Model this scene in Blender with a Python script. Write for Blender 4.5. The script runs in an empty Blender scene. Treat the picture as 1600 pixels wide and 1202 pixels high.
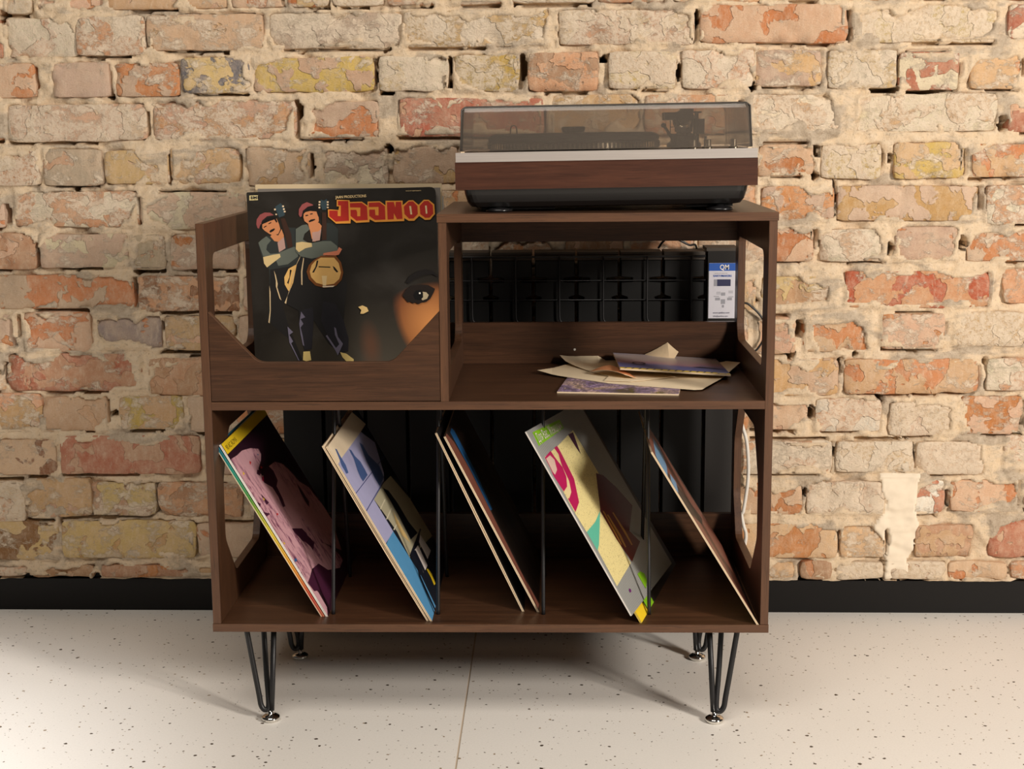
import bpy, bmesh, math, random
import numpy as np
from mathutils import Matrix, Vector
random.seed(7)
C = bpy.context.scene.collection
SC = bpy.context.scene
PI = math.pi

# ------------------------------------------------------------------ camera, world, lights, exposure
cam_d = bpy.data.cameras.new('camera'); cam = bpy.data.objects.new('camera', cam_d); C.objects.link(cam)
cam_d.sensor_fit = 'HORIZONTAL'; cam_d.sensor_width = 36.0; cam_d.lens = 2249.57 * 36.0 / 1600.0
cam_d.clip_start = 0.05; cam_d.clip_end = 60
_r = Vector((0.99961436, 0.02667833, -0.0077074)); _u = Vector((0.00296038, 0.17359071, 0.98481343)); _f = Vector((-0.02761111, 0.98445646, -0.17344479))
_m = Matrix((_r, _u, -_f)).transposed().to_4x4(); _m.translation = (0.564769, -2.277823, 0.986772)
cam.matrix_world = _m
SC.camera = cam

world = bpy.data.worlds.new('room_ambience'); SC.world = world; world.use_nodes = True
_bg = world.node_tree.nodes['Background']; _bg.inputs[0].default_value = (1.0, 0.90, 0.80, 1); _bg.inputs[1].default_value = 0.03

def area(name, loc, target, sx, sy, power, col):
    d = bpy.data.lights.new(name, 'AREA'); d.shape = 'RECTANGLE'; d.size = sx; d.size_y = sy; d.energy = power; d.color = col
    o = bpy.data.objects.new(name, d); C.objects.link(o); o.location = loc
    o.rotation_euler = (Vector(target) - Vector(loc)).to_track_quat('-Z', 'Y').to_euler()
    return o
area('key_lamp', (2.85, -2.10, 1.58), (0.45, 0.2, 0.5), 0.42, 0.6, 112, (1.0, 0.92, 0.83))
area('overhead_fill', (0.2, -1.65, 2.9), (0.3, -0.5, 0.0), 2.0, 1.0, 46, (1.0, 0.925, 0.83))  # added overhead fill, evens out the light on wall and floor
_sp = bpy.data.lights.new('floor_fill_spot', 'SPOT'); _sp.energy = 400; _sp.color = (0.97, 0.98, 1.0); _sp.spot_size = math.radians(36); _sp.spot_blend = 1.0; _sp.shadow_soft_size = 0.06  # added spot, only there to brighten the floor at front left
_so = bpy.data.objects.new('floor_fill_spot', _sp); C.objects.link(_so); _so.location = (-0.95, -1.3, 2.7)
_so.rotation_euler = (Vector((-0.80, -0.42, 0)) - _so.location).to_track_quat('-Z', 'Y').to_euler()

SC.view_settings.view_transform = 'Standard'; SC.view_settings.look = 'None'
SC.view_settings.gamma = 1.0; SC.view_settings.use_curve_mapping = False
SC.view_settings.exposure = -0.03

# ------------------------------------------------------------------ helpers
def lin(c):
    return tuple((((v / 255.0) / 12.92) if v <= 10 else (((v / 255.0) + 0.055) / 1.055) ** 2.4) for v in c)
def rgba(c): return (*lin(c), 1.0)

class NT:
    """small node-tree writer"""
    def __init__(s, name):
        s.m = bpy.data.materials.new(name); s.m.use_nodes = True; s.t = s.m.node_tree
        s.p = s.t.nodes['Principled BSDF']
    def n(s, kind, **kw):
        nd = s.t.nodes.new(kind)
        for k, v in kw.items():
            if k.startswith('i_'): nd.inputs[k[2:].replace('_', ' ')].default_value = v
            else: setattr(nd, k, v)
        return nd
    def l(s, a, b): s.t.links.new(a, b)
    def set(s, **kw):
        for k, v in kw.items(): s.p.inputs[k.replace('_', ' ')].default_value = v
        return s
    def noise(s, vec, scale, detail=4, rough=0.55, dist=0.0):
        nd = s.n('ShaderNodeTexNoise'); nd.inputs['Scale'].default_value = scale; nd.inputs['Detail'].default_value = detail
        nd.inputs['Roughness'].default_value = rough; nd.inputs['Distortion'].default_value = dist
        if vec is not None: s.l(vec, nd.inputs['Vector'])
        return nd.outputs['Fac']
    def map(s, vec, scale=(1, 1, 1), loc=(0, 0, 0)):
        nd = s.n('ShaderNodeMapping'); nd.inputs['Scale'].default_value = scale; nd.inputs['Location'].default_value = loc
        s.l(vec, nd.inputs['Vector']); return nd.outputs['Vector']
    def ramp(s, fac, stops, interp='LINEAR'):
        nd = s.n('ShaderNodeValToRGB'); cr = nd.color_ramp; cr.interpolation = interp
        cr.elements[0].position = stops[0][0]; cr.elements[0].color = stops[0][1]
        cr.elements[1].position = stops[-1][0]; cr.elements[1].color = stops[-1][1]
        for p, c in stops[1:-1]:
            e = cr.elements.new(p); e.color = c
        s.l(fac, nd.inputs['Fac']); return nd.outputs['Color']
    def step(s, fac, a, b):
        nd = s.n('ShaderNodeMapRange'); nd.clamp = True
        nd.inputs['From Min'].default_value = a; nd.inputs['From Max'].default_value = b
        s.l(fac, nd.inputs['Value']); return nd.outputs['Result']
    def mix(s, fac, a, b, blend='MIX'):
        nd = s.n('ShaderNodeMix'); nd.data_type = 'RGBA'; nd.blend_type = blend
        for v, i in ((fac, 0), (a, 6), (b, 7)):
            if hasattr(v, 'is_linked'): s.l(v, nd.inputs[i])
            else: nd.inputs[i].default_value = v
        return nd.outputs[2]
    def math(s, op, a, b=0.0):
        nd = s.n('ShaderNodeMath'); nd.operation = op
        for v, i in ((a, 0), (b, 1)):
            if hasattr(v, 'is_linked'): s.l(v, nd.inputs[i])
            else: nd.inputs[i].default_value = v
        return nd.outputs[0]
    def bump(s, h, strength=0.3, dist=0.001):
        nd = s.n('ShaderNodeBump'); nd.inputs['Strength'].default_value = strength; nd.inputs['Distance'].default_value = dist
        s.l(h, nd.inputs['Height']); s.l(nd.outputs['Normal'], s.p.inputs['Normal'])
    def base(s, c): s.l(c, s.p.inputs['Base Color'])

_pm = {}
def plain(name, col, rough=0.5, metal=0.0, coat=0.0, spec=0.5):
    if name in _pm: return _pm[name]
    t = NT(name); t.set(Base_Color=rgba(col), Roughness=rough, Metallic=metal, Coat_Weight=coat, Specular_IOR_Level=spec)
    tc = t.n('ShaderNodeTexCoord')
    f = t.noise(tc.outputs['Object'], 60, 4)
    t.base(t.mix(f, tuple(x * 0.93 for x in lin(col)) + (1,), tuple(min(1, x * 1.06) for x in lin(col)) + (1,)))
    _pm[name] = t.m; return t.m

def link(name, me, mats, parent=None, loc=None, smooth=False):
    o = bpy.data.objects.new(name, me); C.objects.link(o)
    for m in (mats if isinstance(mats, (list, tuple)) else [mats]): me.materials.append(m)
    if parent is not None: o.parent = parent
    if loc is not None: o.location = loc
    if smooth:
        for p in me.polygons: p.use_smooth = True
    return o
def mesh(name, verts, faces, mats, parent=None, loc=None, smooth=False):
    me = bpy.data.meshes.new(name); me.from_pydata([tuple(v) for v in verts], [], faces); me.update()
    return link(name, me, mats, parent, loc, smooth)
def fin(name, bm, mats, parent=None, loc=None, smooth=False, bevel=0.0, seg=2):
    if bevel:
        es = [e for e in bm.edges if len(e.link_faces) == 2 and e.calc_face_angle(0) > 0.6]
        bmesh.ops.bevel(bm, geom=es, offset=bevel, segments=seg, affect='EDGES', profile=0.5)
    bmesh.ops.recalc_face_normals(bm, faces=bm.faces)
    me = bpy.data.meshes.new(name); bm.to_mesh(me); bm.free()
    return link(name, me, mats, parent, loc, smooth)
def bx(bm, x0, x1, y0, y1, z0, z1):
    v = [bm.verts.new(p) for p in ((x0,y0,z0),(x1,y0,z0),(x1,y1,z0),(x0,y1,z0),(x0,y0,z1),(x1,y0,z1),(x1,y1,z1),(x0,y1,z1))]
    for f in ((0,3,2,1),(4,5,6,7),(0,1,5,4),(1,2,6,5),(2,3,7,6),(3,0,4,7)): bm.faces.new([v[i] for i in f])
def box(name, x0, x1, y0, y1, z0, z1, mats, parent=None, bevel=0.0006, **k):
    bm = bmesh.new(); bx(bm, x0, x1, y0, y1, z0, z1); return fin(name, bm, mats, parent, bevel=bevel, **k)
def tube(bm, pts, r, n=10, cap=True):
    pts = [Vector(p) for p in pts]; rings = []
    ref = Vector((0, 0, 1))
    d0 = (pts[1] - pts[0]).normalized()
    a = d0.cross(ref) if abs(d0.dot(ref)) < 0.9 else d0.cross(Vector((1, 0, 0)))
    a.normalize()
    for i, p in enumerate(pts):
        if i == 0: d = pts[1] - p
        elif i == len(pts) - 1: d = p - pts[i - 1]
        else: d = (pts[i + 1] - p).normalized() + (p - pts[i - 1]).normalized()
        d.normalize(); a = (a - d * a.dot(d)).normalized(); b = d.cross(a)
        rr = r[i] if isinstance(r, (list, tuple)) else r
        rings.append([bm.verts.new(p + a * math.cos(2*PI*k/n) * rr + b * math.sin(2*PI*k/n) * rr) for k in range(n)])
    for i in range(len(rings) - 1):
        for k in range(n): bm.faces.new((rings[i][k], rings[i][(k+1) % n], rings[i+1][(k+1) % n], rings[i+1][k]))
    if cap:
        bm.faces.new(rings[0][::-1]); bm.faces.new(rings[-1])
def lathe(bm, c, prof, n=32, close=True):
    rings = []
    for r, z in prof: rings.append([bm.verts.new((c[0] + r*math.cos(2*PI*k/n), c[1] + r*math.sin(2*PI*k/n), c[2] + z)) for k in range(n)])
    for i in range(len(rings) - 1):
        for k in range(n): bm.faces.new((rings[i][k], rings[i][(k+1) % n], rings[i+1][(k+1) % n], rings[i+1][k]))
    if close: bm.faces.new(rings[0][::-1]); bm.faces.new(rings[-1])
def smooth_path(pts, n=8, closed=False):
    P = [Vector(p) for p in pts]; out = []
    for i in range(len(P) - 1):
        p0, p1, p2, p3 = P[max(i-1, 0)], P[i], P[i+1], P[min(i+2, len(P)-1)]
        for k in range(n):
            t = k / n
            out.append(0.5 * ((2*p1) + (p2-p0)*t + (2*p0-5*p1+4*p2-p3)*t*t + (3*p1-p0-3*p2+p3)*t**3))
    out.append(P[-1]); return out
def round_poly(pts, r, n=4):
    """pts (2D); r radius or list; rounded corners"""
    out = []; N = len(pts)
    for i in range(N):
        p = Vector(pts[i]); a = Vector(pts[i-1]); b = Vector(pts[(i+1) % N]); rr = r[i] if isinstance(r, (list, tuple)) else r
        if rr <= 0: out.append(tuple(p)); continue
        da = (a-p); db = (b-p); rr = min(rr, da.length*0.45, db.length*0.45)
        s, e = p + da.normalized()*rr, p + db.normalized()*rr
        for k in range(n+1):
            t = k/n; out.append(tuple((1-t)**2*s + 2*(1-t)*t*p + t*t*e))
    return out
def plate(name, outer, hole, lo, hi, axis, mats, parent, bevel=0.0005):
    """flat board from a 2D outline (with an optional hole), thickness lo..hi along axis ('x': outline in y,z ; 'y': outline in x,z)"""
    bm = bmesh.new()
    def P(p, h): return (h, p[0], p[1]) if axis == 'x' else (p[0], h, p[1])
    es = []
    for loop in ([outer] + ([hole] if hole else [])):
        vs = [bm.verts.new(P(p, lo)) for p in loop]
        for i in range(len(vs)): es.append(bm.edges.new((vs[i], vs[(i+1) % len(vs)])))
    bmesh.ops.triangle_fill(bm, edges=es, use_beauty=True)
    g = bmesh.ops.extrude_face_region(bm, geom=list(bm.faces))
    d = Vector((hi-lo, 0, 0)) if axis == 'x' else Vector((0, hi-lo, 0))
    bmesh.ops.translate(bm, verts=[v for v in g['geom'] if isinstance(v, bmesh.types.BMVert)], vec=d)
    return fin(name, bm, mats, parent, bevel=bevel, seg=1)
def thing(name, label, cat, loc=(0, 0, 0), group=None, mat=None):
    o = bpy.data.objects.new(name, None); C.objects.link(o); o.empty_display_size = 0.05
    if mat is not None: o.matrix_world = mat
    else: o.location = loc
    o['label'] = label; o['category'] = cat
    if group: o['group'] = group
    return o
def text_mesh(name, body, size, mats, parent, loc, rot=(0, 0, 0), align='LEFT', sx=1.0, bold=0.0, extrude=0.0):
    cu = bpy.data.curves.new(name, 'FONT'); cu.body = body; cu.size = size; cu.align_x = align; cu.offset = bold; cu.extrude = extrude; cu.resolution_u = 3
    tmp = bpy.data.objects.new(name, cu); C.objects.link(tmp)
    bpy.context.view_layer.update()
    me = bpy.data.meshes.new_from_object(tmp.evaluated_get(bpy.context.evaluated_depsgraph_get()))
    bpy.data.objects.remove(tmp); bpy.data.curves.remove(cu)
    me.materials.clear()
    o = link(name, me, mats, parent); o.location = loc; o.rotation_euler = rot; o.scale = (sx, 1, 1)
    return o

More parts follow.
